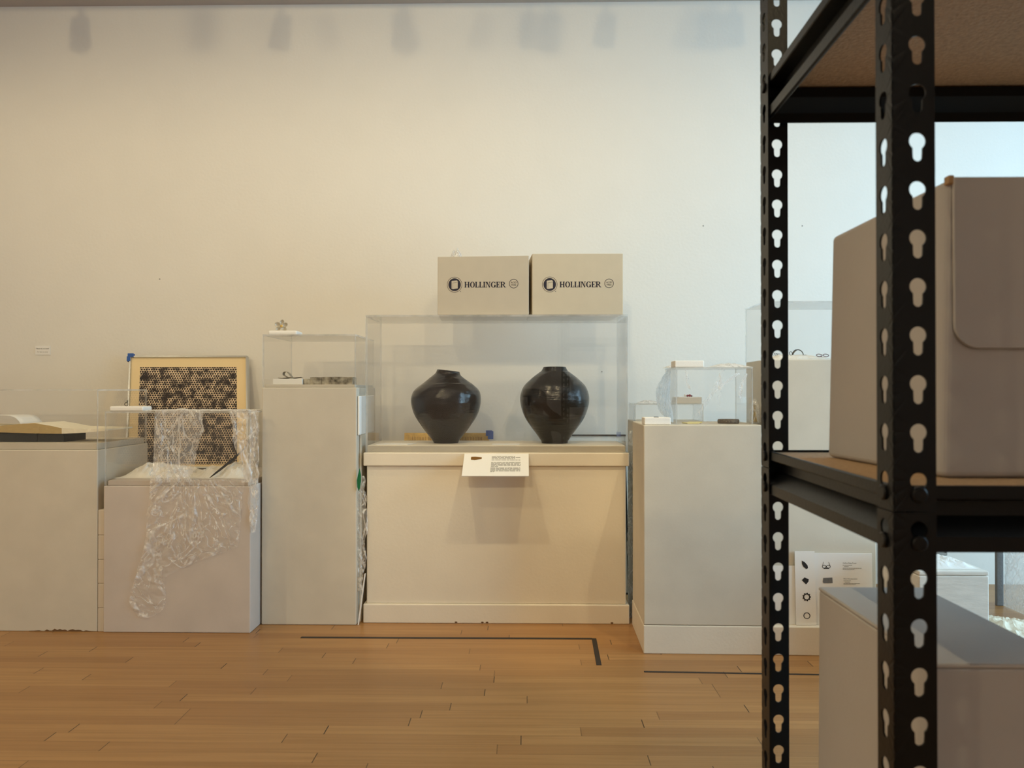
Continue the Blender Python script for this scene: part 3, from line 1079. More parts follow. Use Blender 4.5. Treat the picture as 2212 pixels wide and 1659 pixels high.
# --- central plinth, its case, vases and boxes
D_x0, D_x1 = ax(791, D_Y, 1200), ax(1353, D_Y, 1200)
D_z = az(978, D_Y)
D_y1 = D_Y + 0.40
cap_o = D_x0 - ax(785, D_Y, 1000)
plinth = pedestal('display_plinth', 'wide cream plinth with capped top and base trim carrying both vases', 'plinth', D_x0, D_x1, D_Y + 0.01, D_y1, D_z, 'plinth',
                  cap=(cap_o, az(1007, D_Y)), base=(0.0125, az(1306, D_Y)))
D_rz = az(962.5, D_Y + 0.02)
mesh('riser', box(BM(), ax(794, D_Y + 0.02), ax(1351, D_Y + 0.02), D_Y + 0.02, D_Y + 0.345, D_z, D_rz), 'plinth', plinth, 0.002)
for px in (985, 1042, 1052, 1322):              # chips on the bottom edge
    y = D_Y - 0.0040
    c = at(px, 1345, y)
    bm = BM()
    bmesh.ops.create_icosphere(bm, subdivisions=2, radius=0.006, matrix=Matrix.Translation((c.x, y + 0.0035, 0.006)) @ Matrix.Diagonal((1.5, 0.5, 0.8, 1)))
    mesh('chipped_patch', bm, 'chip', plinth)
DC_y0, DC_y1 = D_Y + 0.012, D_Y + 0.355
D_top = az(679.5, DC_y0)
vitrine('display_case', 'large clear acrylic case enclosing the two dark vases', ax(789.5, DC_y0), ax(1356.5, DC_y0), DC_y0, DC_y1, D_z, D_top, 0.008)

VY = D_Y + 0.185


def vase(label, pxc, prof_px, pybase, mat, shift=None):
    S = VY / F / 3.456
    c = (ax(pxc, VY), VY, D_rz)
    base = prof_px[-1][0]
    prof = [(r_ * S, (base - y) * S) for y, r_ in reversed(prof_px)]
    # resample smoothly
    fine = []
    for i in range(len(prof) - 1):
        p0 = prof[max(i - 1, 0)]
        p1, p2 = prof[i], prof[i + 1]
        p3 = prof[min(i + 2, len(prof) - 1)]
        for k in range(6):
            t = k / 6
            fine.append(tuple(0.5 * ((2 * p1[j]) + (-p0[j] + p2[j]) * t + (2 * p0[j] - 5 * p1[j] + 4 * p2[j] - p3[j]) * t * t + (-p0[j] + 3 * p1[j] - 3 * p2[j] + p3[j]) * t ** 3) for j in (0, 1)))
    fine.append(prof[-1])
    H = prof[-1][1]
    rt_ = prof[-1][0]
    body = fine + [(rt_ - 0.004, H + 0.001), (rt_ - 0.008, H - 0.004), (rt_ - 0.006, H - 0.03), (rt_ + 0.03, H - 0.06), (0.02, H - 0.07)]
    t = thing('vase', label, 'vase', c)
    mesh('vessel', lathe(BM(), body, c, 96, shift), mat, t, smooth=True)
    return t


H1 = 0.32
vase('left vase, dark brown glossy and squat with a sloping neck', 963.5,
     [(494, 84), (506, 88), (520, 95), (535, 112), (552, 134), (570, 157), (600, 198), (630, 233), (655, 250), (690, 260), (720, 261), (745, 259), (800, 245), (850, 221), (900, 187), (950, 151), (1000, 111), (1024, 95), (1033, 93)],
     959, 'vase_brown', lambda z: (0.010 * max(0, (z - 0.20) / 0.12), -0.10 * max(0.0, (z - 0.27) / 0.05)))
vase('right vase, black and taller with a straight collar', 1198,
     [(468, 84), (478, 88), (492, 96), (498, 100), (506, 112), (520, 131), (540, 158), (560, 181), (600, 222), (640, 245), (690, 257), (740, 255), (800, 240), (850, 218), (900, 186), (960, 141), (1000, 113), (1020, 100), (1034, 98)],
     960, 'vase_black')

# flat cards inside the case
for (p, q, ya_, yb_, lab) in ((812, 880, 961, 954, 'white blank card lying left of the brown vase'), (1062, 1122, 962.5, 961, 'white card lying between the two vases')):
    y0 = gy(p, ya_, D_rz)
    y0 = max(y0, D_Y + 0.03)
    bm = BM()
    tx = 0.03 if p < 900 else 0.0
    prism(bm, [(ax(p, y0), y0, D_rz + 0.0005), (ax(q, y0), y0, D_rz + 0.0005), (ax(q, y0) + tx, y0 + 0.09, D_rz + 0.0005), (ax(p, y0) + tx, y0 + 0.09, D_rz + 0.0005)], (0, 0, 0.002))
    tag(mesh('blank_card', bm, 'card'), lab, 'card')

# label fixed to the front of the cap
lt_l, lt_r = at(1003.5, 980, D_Y - 0.006), at(1142, 980, D_Y - 0.006)
LB_Y = D_Y - 0.158
lb_l, lb_r = at(996, 1028, LB_Y), at(1142, 1028, LB_Y)
lab = thing('object_label', 'tilted white text label fixed under the vases on the plinth front', 'label', (lt_l + lt_r) / 2)
u_ = (lt_r - lt_l).normalized()
v_ = (lb_l - lt_l)
v_ = (v_ - u_ * v_.dot(u_))
LH = v_.length
LW = (lt_r - lt_l).length
v_.normalize()
n_ = v_.cross(u_).normalized()
if n_.y > 0:
    n_ = -n_
mesh('label_card', prism(BM(), [lt_l, lt_r, lt_r + v_ * LH, lt_l + v_ * LH], -n_ * 0.003), 'card', lab)
o_ = lt_l + n_ * 0.0006
rows = []
for k in range(4):
    rows.append((LH * (0.12 + 0.055 * k), LW * 0.43, LW * (0.44 if k in (1, 3) else 0.36)))
for k in range(5):
    rows.append((LH * (0.40 + 0.047 * k), LW * 0.425, LW * (0.45 if k < 4 else 0.11)))
for k in range(5):
    rows.append((LH * (0.64 + 0.045 * k), LW * 0.42, LW * (0.45 if k < 4 else 0.06)))
mesh('text_block', plank_lines(BM(), o_, u_, v_, rows, LH * 0.022, 5), 'grey_ink', lab)
q = [(0.11, 0.16), (0.11, 0.28), (0.17, 0.30), (0.275, 0.25), (0.275, 0.18), (0.17, 0.15)]
mesh('brooch_picture', prism(BM(), [o_ + u_ * LW * a + v_ * LH * b for a, b in q], n_ * 0.0004), 'gold_dark', lab)
bm = BM()
box(bm, lt_l.x + 0.02, lt_r.x - 0.02, D_Y - 0.0105, D_Y - 0.0025, D_z - 0.030, lt_l.z - 0.002)
mesh('bracket', bm, 'card', lab)


# --- archival boxes with printed fronts
def ell(cx, cy, rx, ry, a0=0, a1=360, n=40):
    return [(cx + rx * math.cos(R(a0 + (a1 - a0) * i / n)), cy + ry * math.sin(R(a0 + (a1 - a0) * i / n))) for i in range(n + 1)]


def ring_polys(cx, cy, ro, ri, a0=0, a1=360, n=40):
    o = ell(cx, cy, ro[0], ro[1], a0, a1, n)
    i = ell(cx, cy, ri[0], ri[1], a0, a1, n)
    return [[o[k], o[k + 1], i[k + 1], i[k]] for k in range(n)]


def rc(x0, x1, y0, y1): return [(x0, y0), (x1, y0), (x1, y1), (x0, y1)]


ST = [rc(.06, .27, 0, 1)]
SB, STP = rc(0, .33, 0, .085), rc(0, .33, .915, 1)
GLYPH = {
    'H': (ST + [rc(.57, .78, 0, 1), SB, STP, rc(.51, .84, 0, .085), rc(.51, .84, .915, 1), rc(.2, .6, .455, .55)], .90),
    'O': (ring_polys(.42, .5, (.41, .52), (.19, .44)), .88),
    'L': (ST + [STP, rc(0, .62, 0, .085), rc(.54, .62, 0, .34)], .67),
    'I': (ST + [SB, STP], .38),
    'N': ([rc(.07, .15, 0, 1), rc(.66, .74, 0, 1), rc(0, .24, 0, .085), rc(.55, .84, .915, 1), rc(0, .25, .915, 1), [(.07, 1), (.32, 1), (.74, 0), (.60, 0)]], .88),
    'G': (ring_polys(.42, .5, (.41, .52), (.19, .44), 42, 335) + [rc(.60, .79, .04, .44), rc(.50, .86, .40, .48), rc(.68, .75, .66, 1)], .90),
    'E': (ST + [rc(0, .66, 0, .085), rc(0, .66, .915, 1), rc(.2, .46, .455, .55), rc(.58, .66, .0, .33), rc(.58, .66, .67, 1), rc(.42, .48, .36, .64)], .72),
    'R': (ST + [rc(0, .4, .915, 1), rc(.2, .4, .455, .55), SB] + ring_polys(.38, .727, (.36, .273), (.14, .18), -90, 90, 20) + [[(.32, .5), (.52, .5), (.82, .06), (.94, .06), (.94, 0), (.66, 0)]], .95),
}


def archive_box(label, x0, x1, y0, z0, z1, mat, ox, oz, S, lean=0.0, sk=0.0):
    """ox, oz: where the print's centre row starts, S: metres per photo pixel on the front"""
    b = thing('archival_box', label, 'box', ((x0 + x1) / 2, y0 + 0.15, z0))
    h = hexa(BM(), [(x0, y0, z0), (x1, y0, z0), (x1 + sk, y0 + 0.30, z0), (x0 + sk, y0 + 0.30, z0), (x0, y0, z1 - lean), (x1, y0, z1), (x1 + sk, y0 + 0.30, z1), (x0 + sk, y0 + 0.30, z1 - lean)])
    mesh('carton', h, mat, b, 0.002)
    yf = y0 - 0.0004

    def flat(bm, poly, dy=0.0):
        prism(bm, [(ox + a * S, yf - dy, oz + c * S) for a, c in poly], (0, 0.0008, 0))
    bm = BM()
    for p in ring_polys(0, 0, (16.4, 16.8), (15.6, 16.0)) + ring_polys(128, 2.0, (10, 10), (8.9, 8.9)):
        flat(bm, p)
    flat(bm, ell(0, 0, 13.4, 13.8)[:-1])
    x = 21.5
    for ch in 'HOLLINGER':
        polys, adv = GLYPH[ch]
        for p in polys:
            flat(bm, [(x + a * 13.0, -6.3 + c * 12.4) for a, c in p])
        x += adv * 13.0
    flat(bm, rc(11.5, 13.6, -15.4, -14.4))
    lg = mesh('printed_logo', bm, 'navy', b)
    bm = BM()
    for p in ([(-6.5, -8.5), (-4.0, -10), (-4.0, 3.5), (-6.5, 6)], [(-3.5, -9.8), (6.8, -8), (6.8, 5), (-3.5, 3.4)], [(-7, 6.6), (-4.2, 3.9), (7.6, 5.6), (5.2, 9.2), (-2, 8.6), (-5.5, 8.2)]):
        flat(bm, p, 0.0005)
    mesh('printed_box_icon', bm, mat, b)
    # tiny words in the ring
    for txt, dz in (('ACID', 1.2), ('FREE', -4.2)):
        cu = bpy.data.curves.new('t', 'FONT')
        cu.body = txt
        cu.size = 5.2 * S
        cu.align_x = 'CENTER'
        to = bpy.data.objects.new('t', cu)
        COL.objects.link(to)
        dg = bpy.context.evaluated_depsgraph_get()
        me = bpy.data.meshes.new_from_object(to.evaluated_get(dg))
        bm = BM()
        bm.from_mesh(me)
        bm.transform(Matrix.Translation((ox + 128 * S, yf - 0.0003, oz + (2 + dz - 0.4) * S)) @ Matrix.Rotation(R(90), 4, 'X'))
        bpy.data.objects.remove(to)
        bpy.data.curves.remove(cu)
        bpy.data.meshes.remove(me)
        mesh('printed_word', bm, 'navy', b)
    return b


BY = DC_y0 + 0.012
S_ = BY / F
zt0 = D_top + 0.0005
pL = at(982, 615, BY)
archive_box('left printed cream archival box on top of the vase case', ax(945.5, BY, 615), ax(1142.5, BY, 615), BY, zt0, az(552.5, BY, 1040), 'tancard', pL.x, pL.z, S_, 0.004, -0.016)
pR = at(1187.5, 614.5, BY)
archive_box('right printed cream archival box on top of the vase case', ax(1149.5, BY, 615), ax(1346, BY, 615), BY, zt0, az(548, BY, 1245), 'tancard_light', pR.x, pR.z, S_, 0.0, -0.024)


def scrap(name, label, c, w_, d_, h_, seed, mat='film_dense'):
    bm = BM()

    def fn(u, v):
        x, y = (u - .5) * w_, (v - .5) * d_
        e = max(0.0, 1 - (2 * abs(u - .5)) ** 2) * max(0.0, 1 - (2 * abs(v - .5)) ** 2)
        k = noise.ridged_multi_fractal(Vector((u * 3.3 + seed, v * 3.3, seed)), 0.9, 2.1, 4, 1.0, 2.0) / 2.0
        return Vector((c[0] + x, c[1] + y, c[2] + 0.0008 + h_ * e * (0.35 + 0.75 * k)))
    grid(bm, fn, 30, 16)
    return tag(mesh(name, bm, mat, smooth=True), label, 'plastic film')


scrap('film_scrap', 'clear film scrap sticking up behind the left printed box', (ax(985, BY + 0.2), BY + 0.2, az(552.5, BY, 1040) - 0.001), 0.075, 0.08, 0.075, 3)
scrap('film_scrap', 'small white film scrap on the right printed box', (ax(1311, BY + 0.2), BY + 0.2, az(548, BY, 1245)), 0.03, 0.05, 0.018, 9)


# --- two framed pictures propped behind the plinth, only their tops in view
def leaning_frame(name, label, pxl, pxr, pyt, Yt, rail, outer, inner, mid, flutes=False):
    x0, x1, zt = ax(pxl, Yt), ax(pxr, Yt), az(pyt, Yt, (pxl + pxr) / 2)
    r = thing(name, label, 'picture', ((x0 + x1) / 2, Yt - 0.1, 0))
    dy = -0.14                                   # foot of the frame stands further from the wall

    def q(bm, a0, a1, z0, z1, d0, d1):
        def P(x, z, d): return (x, Yt + dy * (1 - z / zt) - d, z)
        return hexa(bm, [P(a0, z0, d1), P(a1, z0, d1), P(a1, z0, d0), P(a0, z0, d0), P(a0, z1, d1), P(a1, z1, d1), P(a1, z1, d0), P(a0, z1, d0)])
    bm = BM()
    q(bm, x0, x1, zt - rail, zt, 0, 0.02)
    q(bm, x0, x1, 0.0, rail, 0, 0.02)
    q(bm, x0, x0 + rail, rail, zt - rail, 0, 0.02)
    q(bm, x1 - rail, x1, rail, zt - rail, 0, 0.02)
    mesh('frame', bm, outer, r)
    mesh('picture_sheet', q(BM(), x0 + rail, x1 - rail, rail, zt - rail, 0.004, 0.012), inner, r)
    if flutes:
        bm = BM()
        q(bm, x0 + rail * 0.55, x1 - rail * 0.55, zt - rail * 0.62, zt - rail * 0.30, 0.02, 0.0215)
        mesh('rail_groove', bm, mid, r)
        bm = BM()
        k = 46
        for i in range(k):
            xa_ = x0 + 0.028 + (x1 - x0 - 0.056) * i / k
            q(bm, xa_, xa_ + (x1 - x0) / k * 0.55, zt - rail * 0.95, zt - rail * 0.12, 0.0215, 0.025)
        mesh('fluting', bm, outer, r)
        for s in (0, 1):
            bm = BM()
            for i in range(5):
                zz = zt - rail * (0.12 + 0.19 * i)
                xa_, xb_ = (x0 + 0.003, x0 + 0.024) if s == 0 else (x1 - 0.024, x1 - 0.003)
                q(bm, xa_, xb_, zz - rail * 0.1, zz, 0.0215, 0.025)
            mesh('corner_ribs', bm, outer, r)
    return r, x0, x1, zt, q


fr, x0, x1, zt, q = leaning_frame('gilt_frame', 'gilt fluted picture frame behind the left vase', 875, 1057, 935, 3.93, 0.062, 'gold', 'mat_board', 'gold_dark', True)
bm = BM()
q(bm, x1 - 0.016, x1 + 0.016, zt - 0.014, zt + 0.014, 0.026, 0.0275)
q(bm, x1 - 0.006, x1 + 0.022, zt - 0.030, zt + 0.010, 0.0278, 0.0290)
mesh('tape_tab', bm, 'blue_tape', fr)
fr, x0, x1, zt, q = leaning_frame('thin_black_frame', 'thin black picture frame with white sheet behind the right vase', 1215, 1350, 938.5, 3.93, 0.007, 'black_metal', 'paper', None)
bm = BM()
q(bm, x1 - 0.045, x1 - 0.024, zt - 0.010, zt + 0.014, 0.0205, 0.022)
mesh('tape_tab', bm, 'blue_tape', fr)

# --- right-hand group: low wide base, near pedestal, tall pedestal
E_Y = gy(1390, 1412)
E_x0 = ax(1390, E_Y, 1300)
E_bz = az(1351, E_Y, 1390)
RZ = -1.1
piv = Vector((E_x0, E_Y, 0))


def rot(p): return piv + Matrix.Rotation(R(RZ), 3, 'Z') @ (Vector(p) - piv)


def rbm(bm):
    bm.transform(Matrix.Translation(piv) @ Matrix.Rotation(R(RZ), 4, 'Z') @ Matrix.Translation(-piv))
    return bm


E_y1 = E_Y + 0.36
bs = tag(mesh('plinth_base', rbm(box(BM(), E_x0, E_x0 + 0.915, E_Y, E_y1, 0, E_bz)), 'plinth', bevel=0.003), 'low wide cream base board under the right-hand pedestals', 'plinth base')
E_z = az(918, E_Y, 1500)
E_x1 = E_x0 + 0.448
t = thing('display_pedestal', 'white pedestal right of the vase plinth, half behind the black post', 'pedestal', (E_x0 + 0.2, E_Y + 0.17, E_bz))
mesh('body', rbm(box(BM(), E_x0 + 0.001, E_x1, E_Y + 0.002, E_Y + 0.345, E_bz + 0.0015, E_z)), 'ped', t, 0.004)
# clear case on it
k_y0 = E_Y + 0.045
kx0, kx1 = ax(1461, k_y0), ax(1626, k_y0)
k_top = az(793, k_y0, 1540)
vitrine('display_case', 'small clear acrylic case with film streaks on the right-hand pedestal', kx0, kx1, k_y0, k_y0 + 0.235, E_z + 0.0005, k_top, 0.005)
foam_block('foam_slab', 'white foam slab on the near left corner of the right-hand pedestal', ax(1392, E_Y + 0.02), ax(1449, E_Y + 0.02), E_Y + 0.02, E_Y + 0.09, E_z + 0.0005, az(902, E_Y + 0.02, 1420), 0.003)
fz = az(902, E_Y + 0.02, 1420)
bm = BM()
box(bm, ax(1413, E_Y + 0.04), ax(1423, E_Y + 0.04), E_Y + 0.04, E_Y + 0.055, fz, fz + 0.0025)
tag(mesh('black_bead', bm, 'black', bevel=0.001), 'tiny black bead on the corner foam slab', 'bead')
foam_block('foam_slab', 'white foam slab on top of the small film streaked case', ax(1458, k_y0 + 0.02), ax(1521, k_y0 + 0.02), k_y0 + 0.02, k_y0 + 0.10, k_top, az(779, k_y0 + 0.02, 1490), 0.003)
scrap('film_scrap', 'clear film lying on top of the small streaked case', (ax(1575, k_y0 + 0.1), k_y0 + 0.1, k_top), 0.17, 0.14, 0.020, 14)
scrap('film_scrap', 'loose film at the back left corner of the small streaked case', (ax(1448, k_y0 + 0.16), k_y0 + 0.14, k_top), 0.06, 0.09, 0.012, 17)
# blue-white film hanging down its left side
bm = BM()
xs = kx0 - 0.006


def drape(u, v):
    z = k_top - 0.005 - (k_top - E_z - 0.012) * v
    y0 = k_y0 + 0.02 + 0.05 * (1 - v) ** 2
    y1 = k_y0 + 0.13 + 0.16 * math.sin(math.pi * min(1, v * 0.75 + 0.1)) * (0.4 + 0.6 * v) - 0.05 * max(0, v - 0.8) * 5
    y = y0 + (y1 - y0) * u
    b_ = 0.028 * math.sin(math.pi * min(1.0, v * 1.05)) * (0.3 + 0.7 * u)
    c = crumple((y, 0.3 * z, 0), 13, 0.006, 21)
    return Vector((xs - b_ - abs(c) - 0.0005, y, z))


grid(bm, drape, 40, 50)
tag(mesh('plastic_film', bm, 'film_blue', smooth=True), 'pale blue film hanging down the left of the small streaked case', 'plastic film')
# film strands stretched over its front
st = thing('stretch_film', 'thin stretched film strands across the front of the small case', 'plastic film', (kx1 - 0.05, k_y0 - 0.004, E_z))
for a, b, c_ in (((1560, 797), (1545, 850), (1500, 905)), ((1562, 796), (1553, 830), (1552, 875)), ((1595, 806), (1560, 828), (1520, 870)), ((1482, 800), (1485, 825), (1488, 840)), ((1615, 808), (1600, 822), (1598, 860))):
    pts = []
    for i in range(13):
        s = i / 12
        px = a[0] * (1 - s) ** 2 + 2 * b[0] * s * (1 - s) + c_[0] * s * s
        py = a[1] * (1 - s) ** 2 + 2 * b[1] * s * (1 - s) + c_[1] * s * s
        pts.append((px, py))
    bm = BM()

    def strand(u, v, pts=pts):
        p = pts[round(u * 12)]
        q_ = at(p[0] + (v - .5) * 7, p[1] + (v - .5) * 3, k_y0 - 0.002)
        return q_ - Vector((0, 0.001 + 0.004 * abs(noise.noise(Vector((p[0] * .2, p[1] * .2, v * 2)))), 0))
    grid(bm, strand, 12, 3)
    mesh('strand', bm, 'film', st, smooth=True)
# contents of the small case
yk0 = k_y0 + 0.03
for (px0, px1, dy, ang, lab_) in ((1483, 1512, 0.02, 12, 'pale yellow card lying flat in the small streaked case'), (1498, 1528, 0.07, -14, 'second pale yellow card, nearer the back of the small streaked case')):
    x0, x1 = ax(px0, yk0), ax(px1, yk0)
    bm = box(BM(), -(x1 - x0) / 2, (x1 - x0) / 2, -0.025, 0.025, 0, 0.004)
    bm.transform(Matrix.Translation(((x0 + x1) / 2, yk0 + dy + 0.025, E_z + 0.0008)) @ Matrix.Rotation(R(ang), 4, 'Z'))
    tag(mesh('yellow_card', bm, 'yellow'), lab_, 'card', 'yellow cards')
bx, by = ax(1574, yk0 + 0.045), yk0 + 0.05
bm = BM()
prof_ = [(0.040, 0), (0.042, 0.004), (0.042, 0.012), (0.040, 0.016), (0.037, 0.016), (0.036, 0.008), (0.037, 0)]
rings = [[bm.verts.new((bx + r_ * math.cos(2 * math.pi * j / 48), by + r_ * math.sin(2 * math.pi * j / 48) * 0.9, E_z + 0.001 + z_)) for j in range(48)] for r_, z_ in prof_]
for a, b in zip(rings, rings[1:] + rings[:1]):
    for j in range(48):
        bm.faces.new((a[j], a[(j + 1) % 48], b[(j + 1) % 48], b[j]))
tag(mesh('bangle', bm, 'woven', smooth=True), 'woven grey bangle lying in the small streaked case', 'bangle')
# dried twigs in a clear bag at the right end
bx, by = ax(1634, E_Y + 0.12), E_Y + 0.14
bgt = thing('specimen_bag', 'small clear bag of dried straw at the right end of the pedestal', 'bag', (bx, by, E_z))
mesh('bag', lathe(BM(), [(0.012, 0.001), (0.020, 0.006), (0.019, 0.05), (0.012, 0.08), (0.003, 0.098)], (bx, by, E_z), 20), 'film', bgt, smooth=True)
bm = BM()
for i in range(14):
    a = random.uniform(0, 6.28)
    r0 = random.uniform(0, 0.010)
    tube(bm, [(bx + r0 * math.cos(a), by + r0 * math.sin(a), E_z + 0.004), (bx + 0.6 * r0 * math.cos(a + 1), by + 0.6 * r0 * math.sin(a + 1), E_z + random.uniform(0.04, 0.075))], 0.0012, 5)
mesh('straw', bm, 'straw', bgt)

# low clear case with a foam slab behind the near pedestal, on its own hidden stand
h_y0 = E_y1 + 0.06
hx0, hx1 = ax(1371, h_y0), ax(1520, h_y0)
h_z = az(910, h_y0, 1400)
pedestal('display_pedestal', 'white pedestal hidden behind the right-hand pedestal under a low case', 'pedestal', hx0 - 0.002, hx1 + 0.002, h_y0 - 0.002, h_y0 + 0.22, h_z, 'ped')
h_top = az(872, h_y0, 1440)
vitrine('display_case', 'low clear acrylic case behind the film draped right-hand case', hx0, hx1, h_y0, h_y0 + 0.20, h_z, h_top, 0.005)
foam_block('foam_slab', 'white foam slab with a red brooch behind the small streaked case', ax(1458, h_y0 + 0.03), ax(1517, h_y0 + 0.03), h_y0 + 0.03, h_y0 + 0.11, h_top, az(857.5, h_y0 + 0.03, 1490), 0.004)
zz = az(857.5, h_y0 + 0.03, 1490)
rb = thing('red_brooch', 'tiny red and white brooch on a foam slab at right', 'brooch', (ax(1486, h_y0 + 0.06), h_y0 + 0.06, zz))
for i, (px, r_, m_) in enumerate(((1480, 0.006, 'paper'), (1485, 0.005, 'red'), (1490, 0.006, 'red'), (1494, 0.004, 'maroon'))):
    bm = BM()
    bmesh.ops.create_uvsphere(bm, u_segments=12, v_segments=8, radius=r_, matrix=Matrix.Translation((ax(px, h_y0 + 0.06), h_y0 + 0.06, zz + r_)))
    mesh('bead', bm, m_, rb, smooth=True)
scrap('film_scrap', 'clear film scrap on the left of the low clear case', (ax(1400, h_y0 + 0.1), h_y0 + 0.1, h_top), 0.10, 0.12, 0.016, 23)
# pale film slung in the slot between plinth and pedestal
slf = film_sheet('plastic_film', [(930, 1358), (1000, 1357), (1150, 1355), (1345, 1357)], [(930, 1366), (1000, 1366), (1150, 1366), (1345, 1370)], 930, 1345, D_Y + 0.09, 10, 60, 9, 0.004, 31.0, 'film_blue', None, 0)
tag(slf, 'pale crumpled film hanging in the slot right of the vase plinth', 'plastic film')

# tall pedestal at right with the jewellery case
G_y0 = E_Y + 0.05
G_x0 = ax(1655, G_y0, 800)
G_x1 = G_x0 + 0.41
G_z = az(777, G_y0, 1750)
G_x0b = max(G_x0, E_x1 + 0.004)
t = thing('display_pedestal', 'tall white pedestal at right behind the leaning image boards', 'pedestal', ((G_x0b + G_x1) / 2, G_y0 + 0.15, E_bz))
mesh('body', rbm(box(BM(), G_x0b, G_x1, G_y0, G_y0 + 0.30, E_bz + 0.001, G_z)), 'ped', t, 0.003)
G_top = az(649.5, G_y0, 1750)
gc = vitrine('display_case', 'clear acrylic jewellery case on the tall right pedestal', G_x0b + 0.003, G_x1 - 0.003, G_y0 + 0.012, G_y0 + 0.29, G_z + 0.0005, G_top, 0.005)
yj = G_y0 + 0.05
ct = thing('cotton_pad', 'low white cotton wadding under the jewellery in the right case', 'wadding', ((G_x0b + G_x1) / 2, yj + 0.08, G_z))
mesh('wadding', heap(G_x0b + 0.015, G_x1 - 0.02, yj - 0.02, yj + 0.18, G_z, [(0, 0.018), (0.2, 0.022), (0.45, 0.022), (0.6, 0.015), (0.8, 0.008), (1, 0.008)], 5.0, 16, 0.006, 60, 24), 'cotton', ct, smooth=True, solid=0.0006)
zc = G_z + 0.018
cx = ax(1724, yj + 0.06)
bm = BM()
tube(bm, [(cx + 0.022 * math.cos(a), yj + 0.06, zc + 0.026 * math.sin(a)) for a in [math.pi * i / 24 for i in range(25)]], [0.002] * 15 + [0.0035] * 10, 8)
tag(mesh('bracelet', bm, 'dark_silver', smooth=True), 'arched dark bracelet standing on the cotton wadding', 'bracelet')
tag(mesh('pin', tube(BM(), [(ax(1739, yj), yj + 0.03, zc + 0.004), (ax(1748, yj), yj + 0.03, zc + 0.004)], 0.0008, 6), 'dark_silver'), 'thin dark pin right of the arched bracelet', 'pin')
c = (ax(1708, yj + 0.03), yj + 0.03, zc)
tag(mesh('hook_earring', tube(BM(), [(c[0] + 0.006 * math.cos(a) + 0.003 * a / 6, c[1], c[2] + 0.010 + 0.007 * math.sin(a)) for a in [i * 0.45 for i in range(12)]], 0.0012, 6), 'dark_silver'), 'small hooked dark earring left of the arched bracelet', 'earring')
c = (ax(1675, yj + 0.03), yj + 0.03, zc)
bm = BM()
for i in range(4):
    tube(bm, [(c[0] - 0.012 + 0.006 * i, c[1], c[2] + 0.002), (c[0] - 0.006 + 0.006 * i, c[1] + 0.005, c[2] + 0.014 - 0.002 * i), (c[0] - 0.002 + 0.007 * i, c[1], c[2] + 0.008)], 0.001, 6)
tag(mesh('wire_brooch', bm, 'dark_silver'), 'tangled dark wire brooch seen through a keyhole of the black post', 'brooch')
gx, gyy, gz = ax(1777, yj + 0.02), yj + 0.02, G_z + 0.016
gl2 = thing('eyeglasses', 'dark red eyeglass frame lying on the cotton at right', 'eyeglasses', (gx, gyy, gz))
for s in (-1, 1):
    mesh('rim', tube(BM(), [(gx + s * 0.013 + 0.011 * math.cos(a), gyy + 0.006 * math.sin(a), gz + 0.005 * math.sin(a) + 0.004) for a in [2 * math.pi * i / 20 for i in range(20)]], 0.0014, 6, True), 'maroon', gl2)
mesh('temple', tube(BM(), [(gx - 0.005, gyy + 0.01, gz + 0.002), (gx + 0.015, gyy + 0.03, gz - 0.003)], 0.0012, 6), 'maroon', gl2)


# image boards standing on the base ledge, leaning on the tall pedestal
def board(name, label, pl, pr, pt, Yb_, Yt_, mat='card', zb=None):
    zb = E_bz + 0.001 if zb is None else zb
    x0, x1 = ax(pl, Yb_, 1280), ax(pr, Yb_, 1280)
    zt = az(pt, Yt_, (pl + pr) / 2)
    o = Vector((x0, Yb_, zb))
    u = Vector((1, -0.019, 0)).normalized()
    v = (Vector((x0, Yt_, zt)) - o)
    Hb = v.length
    v.normalize()
    nn = u.cross(v).normalized()
    if nn.y > 0:
        nn = -nn
    r = thing(name, label, 'board', o)
    wd = x1 - x0
    mesh('panel', prism(BM(), [o, o + u * wd, o + u * wd + v * Hb, o + v * Hb], -nn * 0.004), mat, r)
    return r, o + nn * 0.0004, u, v, nn, wd, Hb


gyf = G_y0 - 0.011 - 0.019 * 0.25
b1 = board('blank_board', 'blank white board leaning lowest beside the black post', 1668, 1728, 1222, gyf - 0.012, gyf - 0.003)
r, o, u, v, nn, wd, Hb = board('image_board', 'narrow white board with four small dark object pictures', 1720, 1763, 1191, gyf - 0.024, gyf - 0.008)


def pic(bm, o, u, v, nn, poly):
    return prism(bm, [o + u * a + v * b for a, b in poly], nn * 0.0004)


px_ = wd / 43.0
mx = 22 * px_
mesh('leaf_picture', pic(BM(), o, u, v, nn, [(mx + a * px_, Hb - b * px_) for a, b in ((-7, 20), (-1, 23), (5, 30), (6, 36), (2, 38), (-4, 33), (-7, 27))]), 'ink', r)
mesh('square_picture', pic(BM(), o, u, v, nn, [(mx + a * px_, Hb - b * px_) for a, b in ((-8, 62), (-2, 56), (7, 60), (6, 65), (1, 71), (-3, 67))]), 'ink', r)
bm = BM()
for p in ring_polys(mx + 1.5 * px_, Hb - 98 * px_, (7.6 * px_, 7.6 * px_), (5.2 * px_, 5.2 * px_), 0, 360, 24):
    pic(bm, o, u, v, nn, p)
for i in range(9):
    a = 2 * math.pi * i / 9
    cxx, cyy = mx + 1.5 * px_ + 8 * px_ * math.cos(a), Hb - 98 * px_ + 8 * px_ * math.sin(a)
    pic(bm, o, u, v, nn, [(cxx + 1.4 * px_ * math.cos(b), cyy + 1.4 * px_ * math.sin(b)) for b in [2 * math.pi * k / 6 for k in range(6)]])
mesh('bracelet_picture', bm, 'ink', r)
bm = BM()
